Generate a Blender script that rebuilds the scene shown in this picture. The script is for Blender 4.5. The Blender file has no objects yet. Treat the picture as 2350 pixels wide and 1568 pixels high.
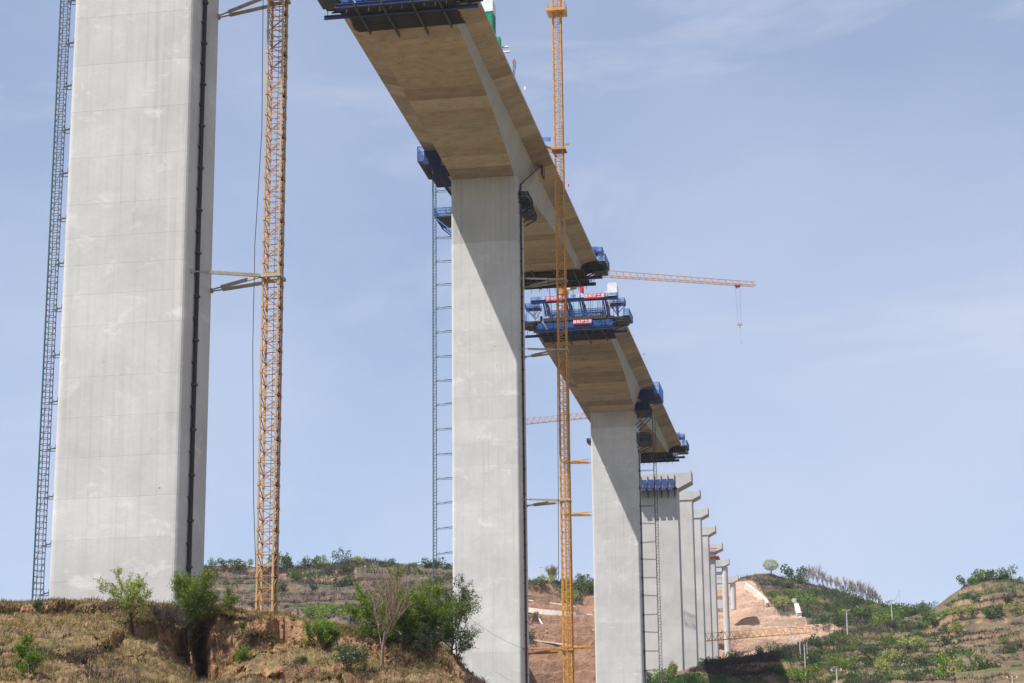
import bpy, math, random
import numpy as np
from mathutils import Matrix, Vector

# ------------------------------------------------------------------ camera, world, sun, exposure
K = 1.5                      # layout units -> metres (applied to every mesh at the end)
IMW, IMH = 2350.0, 1568.0    # layout was measured on a 2350 px wide view
FOC = 8791.22 * 2350 / 4096
YAW, PITCH, ROLL = [math.radians(a) for a in (-9.67809, 15.41638, -0.63587)]
_f = np.array([math.sin(YAW) * math.cos(PITCH), math.cos(YAW) * math.cos(PITCH), math.sin(PITCH)])
_r = np.array([math.cos(YAW), -math.sin(YAW), 0.0]); _u = np.cross(_r, _f)
_c, _s = math.cos(ROLL), math.sin(ROLL)
RIGHT, UP, FWD = _c * _r + _s * _u, -_s * _r + _c * _u, _f

scene = bpy.context.scene
col = scene.collection
cam_d = bpy.data.cameras.new('camera'); cam = bpy.data.objects.new('camera', cam_d); col.objects.link(cam)
cam_d.sensor_fit = 'HORIZONTAL'; cam_d.angle = 2 * math.atan(IMW / 2 / FOC)
cam_d.clip_start = 0.5; cam_d.clip_end = 20000
cam.matrix_world = Matrix(((RIGHT[0], UP[0], -FWD[0], 0), (RIGHT[1], UP[1], -FWD[1], 0), (RIGHT[2], UP[2], -FWD[2], 0), (0, 0, 0, 1)))
scene.camera = cam

SUN_DIR = Vector((1.0, 0.92, -2.45)).normalized()      # direction the light travels
sun_d = bpy.data.lights.new('sun', 'SUN'); sun = bpy.data.objects.new('sun', sun_d); col.objects.link(sun)
sun_d.energy = 5.0; sun_d.angle = math.radians(0.53); sun_d.color = (1.0, 0.965, 0.915)
sun.rotation_mode = 'QUATERNION'; sun.rotation_quaternion = SUN_DIR.to_track_quat('-Z', 'Y')
SUN_EL = math.asin(-SUN_DIR.z); SUN_AZ = math.atan2(-SUN_DIR.x, -SUN_DIR.y)   # azimuth from +Y clockwise

world = bpy.data.worlds.new('World'); scene.world = world; world.use_nodes = True
wn = world.node_tree; wn.nodes.clear()
def wnode(t, **k):
    n = wn.nodes.new(t)
    for a, b in k.items(): setattr(n, a, b)
    return n
sky = wnode('ShaderNodeTexSky', sky_type='NISHITA'); sky.sun_disc = False
sky.sun_elevation = SUN_EL; sky.sun_rotation = SUN_AZ
sky.altitude = 900; sky.air_density = 1.0; sky.dust_density = 1.2; sky.ozone_density = 3.0
tc = wnode('ShaderNodeTexCoord'); mp = wnode('ShaderNodeMapping'); mp.inputs['Scale'].default_value = (1.6, 1.6, 3.2); mp.inputs['Rotation'].default_value = (0.25, 0.35, 0.5)
nz = wnode('ShaderNodeTexNoise'); nz.inputs['Scale'].default_value = 1.5; nz.inputs['Detail'].default_value = 7; nz.inputs['Roughness'].default_value = 0.55; nz.inputs['Distortion'].default_value = 0.5
rp = wnode('ShaderNodeMapRange'); rp.inputs[1].default_value = 0.3; rp.inputs[2].default_value = 0.72; rp.inputs[3].default_value = 0.34; rp.inputs[4].default_value = 0.92
mx = wnode('ShaderNodeMix', data_type='RGBA'); mx.inputs['B'].default_value = (4.4, 4.68, 5.7, 1)
bg = wnode('ShaderNodeBackground'); bg.inputs['Strength'].default_value = 0.1
wo = wnode('ShaderNodeOutputWorld')
L = wn.links.new
L(tc.outputs['Generated'], mp.inputs['Vector']); L(mp.outputs[0], nz.inputs['Vector']); L(nz.outputs['Fac'], rp.inputs[0])
sz = wnode('ShaderNodeSeparateXYZ'); el = wnode('ShaderNodeMapRange'); ml = wnode('ShaderNodeMath', operation='MULTIPLY')      # the veil is thicker towards the horizon
for i_, v_ in ((1, 0.05), (2, 0.5), (3, 1.08), (4, 0.42)): el.inputs[i_].default_value = v_
L(tc.outputs['Generated'], sz.inputs[0]); L(sz.outputs['Z'], el.inputs[0]); L(rp.outputs[0], ml.inputs[0]); L(el.outputs[0], ml.inputs[1])
L(ml.outputs[0], mx.inputs['Factor']); L(sky.outputs[0], mx.inputs['A']); mp2 = wnode('ShaderNodeMapping'); mp2.inputs['Scale'].default_value = (1.5, 1.2, 5.5); mp2.inputs['Rotation'].default_value = (0.35, -0.30, 0.2); mp2.inputs['Location'].default_value = (3.1, 0.4, 1.7)
nz2 = wnode('ShaderNodeTexNoise'); nz2.inputs['Scale'].default_value = 2.1; nz2.inputs['Detail'].default_value = 8; nz2.inputs['Roughness'].default_value = 0.6; nz2.inputs['Distortion'].default_value = 0.9
rp2 = wnode('ShaderNodeMapRange'); rp2.inputs[1].default_value = 0.5; rp2.inputs[2].default_value = 0.78; rp2.inputs[3].default_value = 0.0; rp2.inputs[4].default_value = 0.55
mx2 = wnode('ShaderNodeMix', data_type='RGBA'); mx2.inputs['B'].default_value = (4.9, 4.95, 5.7, 1)
L(tc.outputs['Generated'], mp2.inputs['Vector']); L(mp2.outputs[0], nz2.inputs['Vector']); L(nz2.outputs['Fac'], rp2.inputs[0]); L(rp2.outputs[0], mx2.inputs['Factor']); L(mx.outputs['Result'], mx2.inputs['A'])
L(mx2.outputs['Result'], bg.inputs['Color']); L(bg.outputs[0], wo.inputs['Surface'])

vs = scene.view_settings
vs.view_transform = 'Standard'; vs.look = 'None'; vs.exposure = 0.66; vs.gamma = 1.0; vs.use_curve_mapping = False
scene.cycles.use_denoising = True
scene.cycles.max_bounces = 6; scene.cycles.diffuse_bounces = 4; scene.cycles.transparent_max_bounces = 12

# ------------------------------------------------------------------ helpers
def rays(x, y):
    x = np.asarray(x, float); y = np.asarray(y, float)
    a = (x - IMW / 2) / FOC; b = -(y - IMH / 2) / FOC
    d = a[..., None] * RIGHT + b[..., None] * UP + FWD
    return d
def at(x, y, Y=None, X=None, Z=None):
    d = rays(x, y)
    t = Y / d[1] if Y is not None else (X / d[0] if X is not None else Z / d[2])
    return d * t

def tag(o, label=None, cat=None, group=None, kind=None):
    if label: o['label'] = label
    if cat: o['category'] = cat
    if group: o['group'] = group
    if kind: o['kind'] = kind
    return o
def empty(name, loc, label, cat, group=None):
    o = bpy.data.objects.new(name, None); col.objects.link(o); o.location = loc
    return tag(o, label, cat, group)
def link(name, me, parent=None, loc=None):
    o = bpy.data.objects.new(name, me); col.objects.link(o)
    if parent is not None: o.parent = parent
    if loc is not None: o.location = loc
    return o

class MB:
    def __init__(s): s.v = []; s.f = []
    def add(s, vs_, fs):
        n = len(s.v); s.v += [tuple(map(float, q)) for q in vs_]; s.f += [tuple(i + n for i in f) for f in fs]; return s
    def box(s, a, b):
        (x0, y0, z0), (x1, y1, z1) = [tuple(map(min, zip(a, b))), tuple(map(max, zip(a, b)))]
        return s.add([(x0, y0, z0), (x1, y0, z0), (x1, y1, z0), (x0, y1, z0), (x0, y0, z1), (x1, y0, z1), (x1, y1, z1), (x0, y1, z1)],
                     [(0, 3, 2, 1), (4, 5, 6, 7), (0, 1, 5, 4), (1, 2, 6, 5), (2, 3, 7, 6), (3, 0, 4, 7)])
    def beam(s, a, b, w, h=None, up=(0, 0, 1)):
        a = np.array(a, float); b = np.array(b, float); h = h or w
        d = b - a; d /= np.linalg.norm(d) + 1e-9; u = np.array(up, float)
        if abs(d @ u) > 0.95: u = np.array((0, 1.0, 0)) if abs(d[1]) < 0.9 else np.array((1.0, 0, 0))
        r = np.cross(d, u); r /= np.linalg.norm(r); u = np.cross(r, d)
        q = [(-w / 2, -h / 2), (w / 2, -h / 2), (w / 2, h / 2), (-w / 2, h / 2)]
        return s.add([a + r * i + u * j for i, j in q] + [b + r * i + u * j for i, j in q],
                     [(0, 3, 2, 1), (4, 5, 6, 7), (0, 1, 5, 4), (1, 2, 6, 5), (2, 3, 7, 6), (3, 0, 4, 7)])
    def tube(s, a, b, r0, r1=None, n=6, caps=True):
        a = np.array(a, float); b = np.array(b, float); r1 = r0 if r1 is None else r1
        d = b - a; d /= np.linalg.norm(d) + 1e-9; u = np.array((0, 0, 1.0)) if abs(d[2]) < 0.9 else np.array((1.0, 0, 0))
        r = np.cross(d, u); r /= np.linalg.norm(r); u = np.cross(r, d)
        cs = [(math.cos(2 * math.pi * i / n), math.sin(2 * math.pi * i / n)) for i in range(n)]
        V = [a + (r * c + u * q) * r0 for c, q in cs] + [b + (r * c + u * q) * r1 for c, q in cs]
        F = [(i, (i + 1) % n, (i + 1) % n + n, i + n) for i in range(n)]
        if caps: F += [tuple(range(n))[::-1], tuple(range(n, 2 * n))]
        return s.add(V, F)
    def loft(s, rings, caps=True):
        n = len(rings[0]); base = len(s.v)
        for R in rings: s.v += [tuple(map(float, q)) for q in R]
        for k in range(len(rings) - 1):
            for i in range(n):
                j = (i + 1) % n; a = base + k * n
                s.f.append((a + i, a + j, a + n + j, a + n + i))
        if caps:
            s.f.append(tuple(base + i for i in range(n))[::-1]); s.f.append(tuple(base + (len(rings) - 1) * n + i for i in range(n)))
        return s
    def mesh(s, name, mat, smooth=False):
        me = bpy.data.meshes.new(name); me.from_pydata(s.v, [], s.f); me.materials.append(mat)
        if smooth: me.polygons.foreach_set('use_smooth', [True] * len(me.polygons))
        me.update(); return me
    def build(s, name, mat, parent=None, loc=None, smooth=False):
        return link(name, s.mesh(name, mat, smooth), parent, loc)

def np_mesh(name, V, F, mat, smooth=False):
    """V (n,3), F (m,3|4) arrays"""
    V = np.asarray(V, np.float32); F = np.asarray(F, np.int32); k = F.shape[1]
    me = bpy.data.meshes.new(name); me.vertices.add(len(V)); me.vertices.foreach_set('co', V.ravel())
    me.loops.add(F.size); me.loops.foreach_set('vertex_index', F.ravel())
    me.polygons.add(len(F)); me.polygons.foreach_set('loop_start', np.arange(0, F.size, k, dtype=np.int32))
    me.polygons.foreach_set('loop_total', np.full(len(F), k, np.int32))
    if smooth: me.polygons.foreach_set('use_smooth', np.ones(len(F), bool))
    me.materials.append(mat); me.update(calc_edges=True); return me

# ---- numpy noise
def _h(ix, iy, iz, seed):
    n = (ix * 374761393 + iy * 668265263 + iz * 2147483647 + seed * 1274126177) & 0xffffffff
    n = ((n ^ (n >> 13)) * 1274126177) & 0xffffffff
    n = (n ^ (n >> 16)) & 0xffffffff
    return n / 4294967295.0
def vnoise(p, seed=0):
    p = np.asarray(p, float); i = np.floor(p).astype(np.int64); f = p - i; w = f * f * (3 - 2 * f)
    o = 0
    for dx in (0, 1):
        for dy in (0, 1):
            for dz in (0, 1):
                o = o + _h(i[..., 0] + dx, i[..., 1] + dy, i[..., 2] + dz, seed) * (w[..., 0] if dx else 1 - w[..., 0]) * (w[..., 1] if dy else 1 - w[..., 1]) * (w[..., 2] if dz else 1 - w[..., 2])
    return o * 2 - 1
def fbm(p, scale=1.0, octaves=4, seed=0, gain=0.5):
    o = 0; a = 1.0; q = np.asarray(p, float) / scale
    for k in range(octaves):
        o = o + a * vnoise(q, seed + k * 17); a *= gain; q = q * 2.03 + 11.7
    return o

# ------------------------------------------------------------------ materials
def new_mat(name):
    m = bpy.data.materials.new(name); m.use_nodes = True; nt = m.node_tree; nt.nodes.clear()
    out = nt.nodes.new('ShaderNodeOutputMaterial'); return m, nt, out
class N:
    def __init__(s, nt): s.nt = nt
    def __call__(s, t, ins=None, **k):
        n = s.nt.nodes.new(t)
        for a, b in k.items(): setattr(n, a, b)
        for key, v in (ins or {}).items():
            if isinstance(v, bpy.types.NodeSocket): s.nt.links.new(v, n.inputs[key])
            else: n.inputs[key].default_value = v
        return n
    def mix(s, fac, a, b, mode='MIX'):
        n = s.nt.nodes.new('ShaderNodeMix'); n.data_type = 'RGBA'; n.blend_type = mode
        for key, v in ((0, fac), (6, a), (7, b)):
            if isinstance(v, bpy.types.NodeSocket): s.nt.links.new(v, n.inputs[key])
            elif key == 0: n.inputs[0].default_value = v
            else: n.inputs[key].default_value = (*v, 1) if len(v) == 3 else v
        return n.outputs[2]
    def math(s, op, a, b=0.0, clamp=False):
        n = s.nt.nodes.new('ShaderNodeMath'); n.operation = op; n.use_clamp = clamp
        for i, v in ((0, a), (1, b)):
            if isinstance(v, bpy.types.NodeSocket): s.nt.links.new(v, n.inputs[i])
            else: n.inputs[i].default_value = v
        return n.outputs[0]
    def rng(s, v, a, b, c=0.0, d=1.0):
        n = s.nt.nodes.new('ShaderNodeMapRange')
        s.nt.links.new(v, n.inputs[0])
        for i, q in ((1, a), (2, b), (3, c), (4, d)): n.inputs[i].default_value = q
        return n.outputs[0]
    def noise(s, vec, scale, detail=4, rough=0.5, dist=0.0):
        n = s.nt.nodes.new('ShaderNodeTexNoise'); s.nt.links.new(vec, n.inputs['Vector'])
        n.inputs['Scale'].default_value = scale; n.inputs['Detail'].default_value = detail; n.inputs['Roughness'].default_value = rough; n.inputs['Distortion'].default_value = dist
        return n.outputs['Fac']
    def mapping(s, vec, scale, loc=(0, 0, 0)):
        n = s.nt.nodes.new('ShaderNodeMapping'); s.nt.links.new(vec, n.inputs['Vector']); n.inputs['Scale'].default_value = scale; n.inputs['Location'].default_value = loc
        return n.outputs[0]

def concrete(name, base, soffit=None, stain=0.25, panel=0.0, patch=0.0):
    m, nt, out = new_mat(name); n = N(nt)
    geo = n('ShaderNodeNewGeometry'); pos = geo.outputs['Position']; oi = n('ShaderNodeObjectInfo')
    big = n.noise(pos, 0.22, 5, 0.6, 0.4); fine = n.noise(pos, 3.5, 6, 0.65)
    streak = n.noise(n.mapping(pos, (2.1, 2.1, 0.04)), 1.0, 6, 0.7)
    c = n.mix(n.rng(big, 0.3, 0.72), tuple(x * 0.88 for x in base), tuple(min(1, x * 1.1) for x in base))
    c = n.mix(n.rng(fine, 0.35, 0.7, 0.0, 0.22), c, tuple(x * 0.72 for x in base))
    c = n.mix(n.rng(streak, 0.52, 0.75, 0.0, stain), c, tuple(x * 0.55 for x in base))
    c = n.mix(n.rng(n.noise(n.mapping(pos, (2.2, 2.2, 0.07), (7, 3, 1)), 1.0, 4), 0.6, 0.75, 0.0, stain * 0.7), c, tuple(min(0.8, x * 1.25) for x in base))
    if patch:
        c = n.mix(n.rng(n.noise(n.mapping(pos, (1, 1, 1.6), (3, 9, 4)), 0.35, 7, 0.72, 0.6), 0.56, 0.68, 0.0, patch), c, (0.72, 0.71, 0.69))
    if panel:
        sep = n('ShaderNodeSeparateXYZ', {'Vector': pos})
        for per, off, amt in ((3.05, 0.4, 1.0), (5.7, 1.9, 0.8)):
            t = n.math('ABSOLUTE', n.math('SUBTRACT', n.math('FRACT', n.math('ADD', n.math('DIVIDE', sep.outputs['X'], per), off)), 0.5))
            ln = n.rng(t, 0.0, 0.012 / per * 3.0, panel * amt, 0.0)
            c = n.mix(ln, c, tuple(x * 0.6 for x in base))
    hsv = n('ShaderNodeHueSaturation', {'Color': c, 'Value': n.rng(oi.outputs['Random'], 0, 1, 0.955, 1.045)})
    c = hsv.outputs[0]
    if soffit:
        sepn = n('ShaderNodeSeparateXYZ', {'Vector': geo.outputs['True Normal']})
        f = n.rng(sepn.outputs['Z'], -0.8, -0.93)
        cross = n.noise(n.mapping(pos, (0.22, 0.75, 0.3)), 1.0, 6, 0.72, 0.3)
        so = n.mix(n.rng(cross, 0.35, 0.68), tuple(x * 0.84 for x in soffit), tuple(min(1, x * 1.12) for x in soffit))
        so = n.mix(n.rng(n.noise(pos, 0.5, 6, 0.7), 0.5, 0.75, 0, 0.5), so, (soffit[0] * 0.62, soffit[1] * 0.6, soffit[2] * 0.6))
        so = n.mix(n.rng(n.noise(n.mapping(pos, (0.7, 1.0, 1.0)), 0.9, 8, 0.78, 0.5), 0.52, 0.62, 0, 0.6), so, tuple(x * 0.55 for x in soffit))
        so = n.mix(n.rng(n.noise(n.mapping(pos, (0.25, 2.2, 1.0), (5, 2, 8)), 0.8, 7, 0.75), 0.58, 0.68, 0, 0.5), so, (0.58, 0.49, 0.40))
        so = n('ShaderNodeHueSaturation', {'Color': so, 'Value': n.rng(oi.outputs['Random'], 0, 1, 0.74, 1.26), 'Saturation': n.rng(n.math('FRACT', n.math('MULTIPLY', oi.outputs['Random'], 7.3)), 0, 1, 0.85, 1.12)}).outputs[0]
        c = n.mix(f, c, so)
    vo = n('ShaderNodeTexVoronoi', {'Vector': pos, 'Scale': 0.42}); c = n.mix(n.rng(vo.outputs['Distance'], 0.03, 0.045, 0.55, 0.0), c, (0.10, 0.095, 0.09))      # tie holes
    bp = n('ShaderNodeBump', {'Strength': 0.25, 'Distance': 0.05, 'Height': n.noise(pos, 2.2, 6, 0.7)})
    b = n('ShaderNodeBsdfPrincipled', {'Base Color': c, 'Roughness': 0.88, 'Normal': bp.outputs[0]}); b.inputs['Specular IOR Level'].default_value = 0.25
    nt.links.new(b.outputs[0], out.inputs[0]); return m

def paint(name, base, wear=None, rough=0.55, metal=0.0, wear_amt=0.5, scale=1.5):
    m, nt, out = new_mat(name); n = N(nt)
    pos = n('ShaderNodeNewGeometry').outputs['Position']
    a = n.noise(pos, scale, 5, 0.65)
    c = n.mix(n.rng(a, 0.35, 0.7), tuple(x * 0.82 for x in base), tuple(min(1, x * 1.12) for x in base))
    if wear: c = n.mix(n.rng(n.noise(pos, scale * 2.3, 6, 0.7), 0.52, 0.66, 0, wear_amt), c, wear)
    b = n('ShaderNodeBsdfPrincipled', {'Base Color': c, 'Roughness': rough, 'Metallic': metal})
    nt.links.new(b.outputs[0], out.inputs[0]); return m

def net_mat(name, base, clear=0.3):
    m, nt, out = new_mat(name); n = N(nt)
    pos = n('ShaderNodeNewGeometry').outputs['Position']
    c = n.mix(n.rng(n.noise(pos, 1.2, 4), 0.35, 0.7), tuple(x * 0.75 for x in base), tuple(min(1, x * 1.25) for x in base))
    d = n('ShaderNodeBsdfDiffuse', {'Color': c}); t = n('ShaderNodeBsdfTranslucent', {'Color': c}); tr = n('ShaderNodeBsdfTransparent')
    a = n('ShaderNodeMixShader', {0: 0.4, 1: d.outputs[0], 2: t.outputs[0]})
    f = n.rng(n.noise(pos, 2.5, 3), 0.3, 0.7, clear * 0.5, clear * 1.4)
    b = n('ShaderNodeMixShader', {0: f, 1: a.outputs[0], 2: tr.outputs[0]})
    nt.links.new(b.outputs[0], out.inputs[0]); return m

def leaf_mat(name, c0, c1, c2=None, f2=0.0, trans=0.35):
    m, nt, out = new_mat(name); n = N(nt)
    geo = n('ShaderNodeNewGeometry'); r = geo.outputs['Random Per Island']; oi = n('ShaderNodeObjectInfo')
    c = n.mix(r, c0, c1)
    if c2: c = n.mix(n.math('LESS_THAN', n.math('FRACT', n.math('MULTIPLY', r, 13.7)), f2), c, c2)
    c = n('ShaderNodeHueSaturation', {'Color': c, 'Value': n.rng(oi.outputs['Random'], 0, 1, 0.8, 1.2), 'Hue': n.rng(n.math('FRACT', n.math('MULTIPLY', oi.outputs['Random'], 5.1)), 0, 1, 0.485, 0.51)}).outputs[0]
    d = n('ShaderNodeBsdfDiffuse', {'Color': c}); t = n('ShaderNodeBsdfTranslucent', {'Color': c})
    a = n('ShaderNodeMixShader', {0: trans, 1: d.outputs[0], 2: t.outputs[0]})
    nt.links.new(a.outputs[0], out.inputs[0]); return m

def earth(name, flat_a, flat_b, steep_a, steep_b, green=None, green_amt=0.5, scale=1.0, lo=0.62, hi=0.82, bare_attr=False, bare=(0.42, 0.25, 0.15), bump=0.5, dark=None, rust=None):
    m, nt, out = new_mat(name); n = N(nt)
    geo = n('ShaderNodeNewGeometry'); pos = geo.outputs['Position']
    nzv = n('ShaderNodeSeparateXYZ', {'Vector': geo.outputs['Normal']}).outputs['Z']
    a = n.noise(pos, 0.35 * scale, 6, 0.68, 0.3); b = n.noise(pos, 1.9 * scale, 6, 0.72); g = n.noise(pos, 0.16 * scale, 5, 0.7, 0.6)
    flat = n.mix(n.rng(b, 0.35, 0.66), flat_a, flat_b)
    if dark: flat = n.mix(n.rng(n.noise(n.mapping(pos, (1, 1, 1), (31, 7, 2)), 0.5 * scale, 6, 0.75), 0.47, 0.62, 0, 0.85), flat, dark)
    if green: flat = n.mix(n.rng(g, 0.5, 0.64, 0, green_amt), flat, green)
    vert = n.noise(n.mapping(pos, (1.3 * scale, 1.3 * scale, 0.22 * scale)), 1.0, 6, 0.7)
    steep = n.mix(n.rng(vert, 0.34, 0.68), steep_a, steep_b)
    steep = n.mix(n.rng(a, 0.52, 0.7, 0, 0.6), steep, tuple(x * 0.62 for x in steep_a))
    f = n.rng(n.math('ADD', nzv, n.math('MULTIPLY', n.math('SUBTRACT', a, 0.5), 0.35)), lo, hi)
    c = n.mix(f, steep, flat)
    if bare_attr:
        at_ = n('ShaderNodeAttribute', attribute_name='bare')
        bb = n.mix(n.rng(vert, 0.3, 0.7), tuple(x * 0.85 for x in bare), tuple(min(1, x * 1.14) for x in bare))
        bb = n.mix(n.rng(a, 0.46, 0.7, 0, 0.75), bb, tuple(x * 0.66 for x in bare))
        bb = n.mix(n.rng(b, 0.45, 0.7, 0, 0.6), bb, tuple(x * 0.72 for x in bare))
        if rust:
            ra = n('ShaderNodeAttribute', attribute_name='rust'); rv = n.mix(n.rng(vert, 0.35, 0.66), tuple(x * 0.75 for x in rust), tuple(x * 1.25 for x in rust))
            bb = n.mix(ra.outputs['Fac'], bb, rv)
        c = n.mix(n.rng(n.math('ADD', at_.outputs['Fac'], n.math('MULTIPLY', n.math('SUBTRACT', a, 0.5), 0.7)), 0.38, 0.62), c, bb)
    bp = n('ShaderNodeBump', {'Strength': bump, 'Distance': 0.35 / scale, 'Height': n.math('ADD', b, n.math('MULTIPLY', vert, 0.6))})
    s = n('ShaderNodeBsdfPrincipled', {'Base Color': c, 'Roughness': 0.95, 'Normal': bp.outputs[0]}); s.inputs['Specular IOR Level'].default_value = 0.1
    nt.links.new(s.outputs[0], out.inputs[0]); return m

M = {}
M['pier'] = concrete('pier_concrete', (0.545, 0.535, 0.512), stain=0.38, panel=0.25, patch=0.55)
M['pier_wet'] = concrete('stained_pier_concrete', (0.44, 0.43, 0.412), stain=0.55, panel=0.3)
M['pier_far'] = concrete('far_pier_concrete', (0.515, 0.50, 0.475), stain=0.16)
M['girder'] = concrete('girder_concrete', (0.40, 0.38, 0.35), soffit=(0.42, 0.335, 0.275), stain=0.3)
M['grout'] = paint('pale_grout', (0.52, 0.45, 0.37), (0.36, 0.29, 0.22), 0.9)
M['yellow'] = paint('crane_yellow', (0.60, 0.28, 0.025), (0.36, 0.135, 0.035), 0.5, wear_amt=0.75, scale=0.45)
M['yellow_old'] = paint('faded_crane_orange', (0.42, 0.18, 0.035), (0.50, 0.35, 0.19), 0.6, wear_amt=0.6, scale=0.5)
M['jib'] = paint('weathered_jib', (0.50, 0.26, 0.10), (0.38, 0.17, 0.09), 0.6)
M['strut'] = paint('weathered_strut', (0.42, 0.36, 0.28), (0.20, 0.13, 0.08), 0.7)
M['dark_steel'] = paint('dark_steel', (0.045, 0.05, 0.055), (0.12, 0.08, 0.05), 0.6)
M['teal_steel'] = paint('teal_steel', (0.04, 0.17, 0.19), (0.08, 0.07, 0.06), 0.6)
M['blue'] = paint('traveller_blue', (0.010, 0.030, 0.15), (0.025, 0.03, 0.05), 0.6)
M['navy'] = paint('dark_navy', (0.007, 0.016, 0.075), (0.02, 0.02, 0.03), 0.7)  # darkest of the blues, for platform floors and end panels
M['bright_blue'] = paint('rail_blue', (0.03, 0.11, 0.42), (0.10, 0.14, 0.26), 0.6)  # brighter blue paint of railings, braces and brackets
M['net'] = net_mat('blue_safety_net', (0.08, 0.23, 0.62), 0.58)
M['dark_net'] = net_mat('dark_green_net', (0.03, 0.06, 0.06), 0.3)
M['form'] = paint('form_timber', (0.05, 0.042, 0.034), (0.03, 0.03, 0.03), 0.85)
M['red'] = paint('red_paint', (0.55, 0.02, 0.03), (0.35, 0.03, 0.03), 0.5)
M['banner'] = paint('banner_red', (0.62, 0.02, 0.06), None, 0.7)
M['white'] = paint('white_sheet', (0.74, 0.74, 0.72), (0.52, 0.52, 0.50), 0.6)
M['green_net'] = net_mat('green_net', (0.02, 0.42, 0.24), 0.1)
M['rust'] = paint('rusty_pipe', (0.10, 0.045, 0.035), (0.03, 0.03, 0.035), 0.7)
M['cable'] = paint('black_cable', (0.02, 0.02, 0.025), None, 0.6)
M['pole'] = paint('pole_concrete', (0.50, 0.48, 0.45), (0.36, 0.34, 0.31), 0.8)
M['channel'] = paint('channel_concrete', (0.62, 0.56, 0.48), (0.45, 0.38, 0.30), 0.85)
M['bark'] = paint('dark_bark', (0.075, 0.055, 0.042), (0.035, 0.028, 0.022), 0.9, scale=5)
M['bark_pale'] = paint('pale_bark', (0.29, 0.20, 0.155), (0.15, 0.10, 0.08), 0.9, scale=5)
M['bark_grey'] = paint('grey_bark', (0.44, 0.38, 0.35), (0.30, 0.25, 0.22), 0.9, scale=5)
M['leaf_pale'] = leaf_mat('pale_green_leaf', (0.22, 0.27, 0.06), (0.33, 0.36, 0.10))
M['leaf_bright'] = leaf_mat('bright_green_leaf', (0.12, 0.20, 0.026), (0.21, 0.30, 0.046))
M['leaf_mid'] = leaf_mat('mid_green_leaf', (0.065, 0.115, 0.035), (0.12, 0.17, 0.055))
M['leaf_dark'] = leaf_mat('dark_green_leaf', (0.032, 0.062, 0.022), (0.07, 0.11, 0.036))
M['leaf_blossom'] = leaf_mat('blossoming_leaf', (0.06, 0.11, 0.03), (0.11, 0.16, 0.045), (0.60, 0.58, 0.52), 0.10)
M['scrub'] = leaf_mat('brown_scrub', (0.07, 0.053, 0.047), (0.14, 0.105, 0.082), trans=0.15)
M['grass'] = leaf_mat('dry_grass', (0.32, 0.22, 0.09), (0.19, 0.145, 0.05), (0.085, 0.13, 0.03), 0.18, trans=0.3)
M['loess'] = earth('near_loess', (0.27, 0.18, 0.088), (0.165, 0.115, 0.06), (0.44, 0.25, 0.135), (0.24, 0.135, 0.078), green=(0.085, 0.12, 0.03), green_amt=0.4, scale=1.0, dark=(0.105, 0.075, 0.045), bump=1.0, lo=0.58, hi=0.78)
M['ridge'] = earth('ridge_loess', (0.145, 0.112, 0.08), (0.10, 0.08, 0.06), (0.34, 0.215, 0.14), (0.19, 0.13, 0.09), green=(0.075, 0.095, 0.04), green_amt=0.5, scale=0.35, dark=(0.072, 0.06, 0.052), lo=0.38, hi=0.6)
M['hill'] = earth('hill_loess', (0.17, 0.122, 0.075), (0.115, 0.09, 0.055), (0.36, 0.22, 0.135), (0.20, 0.13, 0.085), green=(0.065, 0.10, 0.032), green_amt=0.75, scale=0.35, dark=(0.08, 0.065, 0.048), lo=0.38, hi=0.6)
M['far'] = earth('far_loess', (0.155, 0.12, 0.075), (0.105, 0.085, 0.058), (0.36, 0.23, 0.145), (0.21, 0.14, 0.095), green=(0.07, 0.10, 0.035), green_amt=0.7, scale=0.3, dark=(0.08, 0.068, 0.052), bare_attr=True, bare=(0.47, 0.315, 0.225), lo=0.4, hi=0.62, rust=(0.27, 0.155, 0.10), bump=1.0)
M['valley'] = earth('valley_soil', (0.20, 0.15, 0.085), (0.12, 0.105, 0.055), (0.45, 0.28, 0.17), (0.3, 0.19, 0.12), green=(0.10, 0.15, 0.05), scale=0.3)

# ------------------------------------------------------------------ terrain
def project(V):
    V = np.asarray(V, float); z = V @ FWD
    return np.stack([IMW / 2 + FOC * (V @ RIGHT) / z, IMH / 2 - FOC * (V @ UP) / z], -1)

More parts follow.
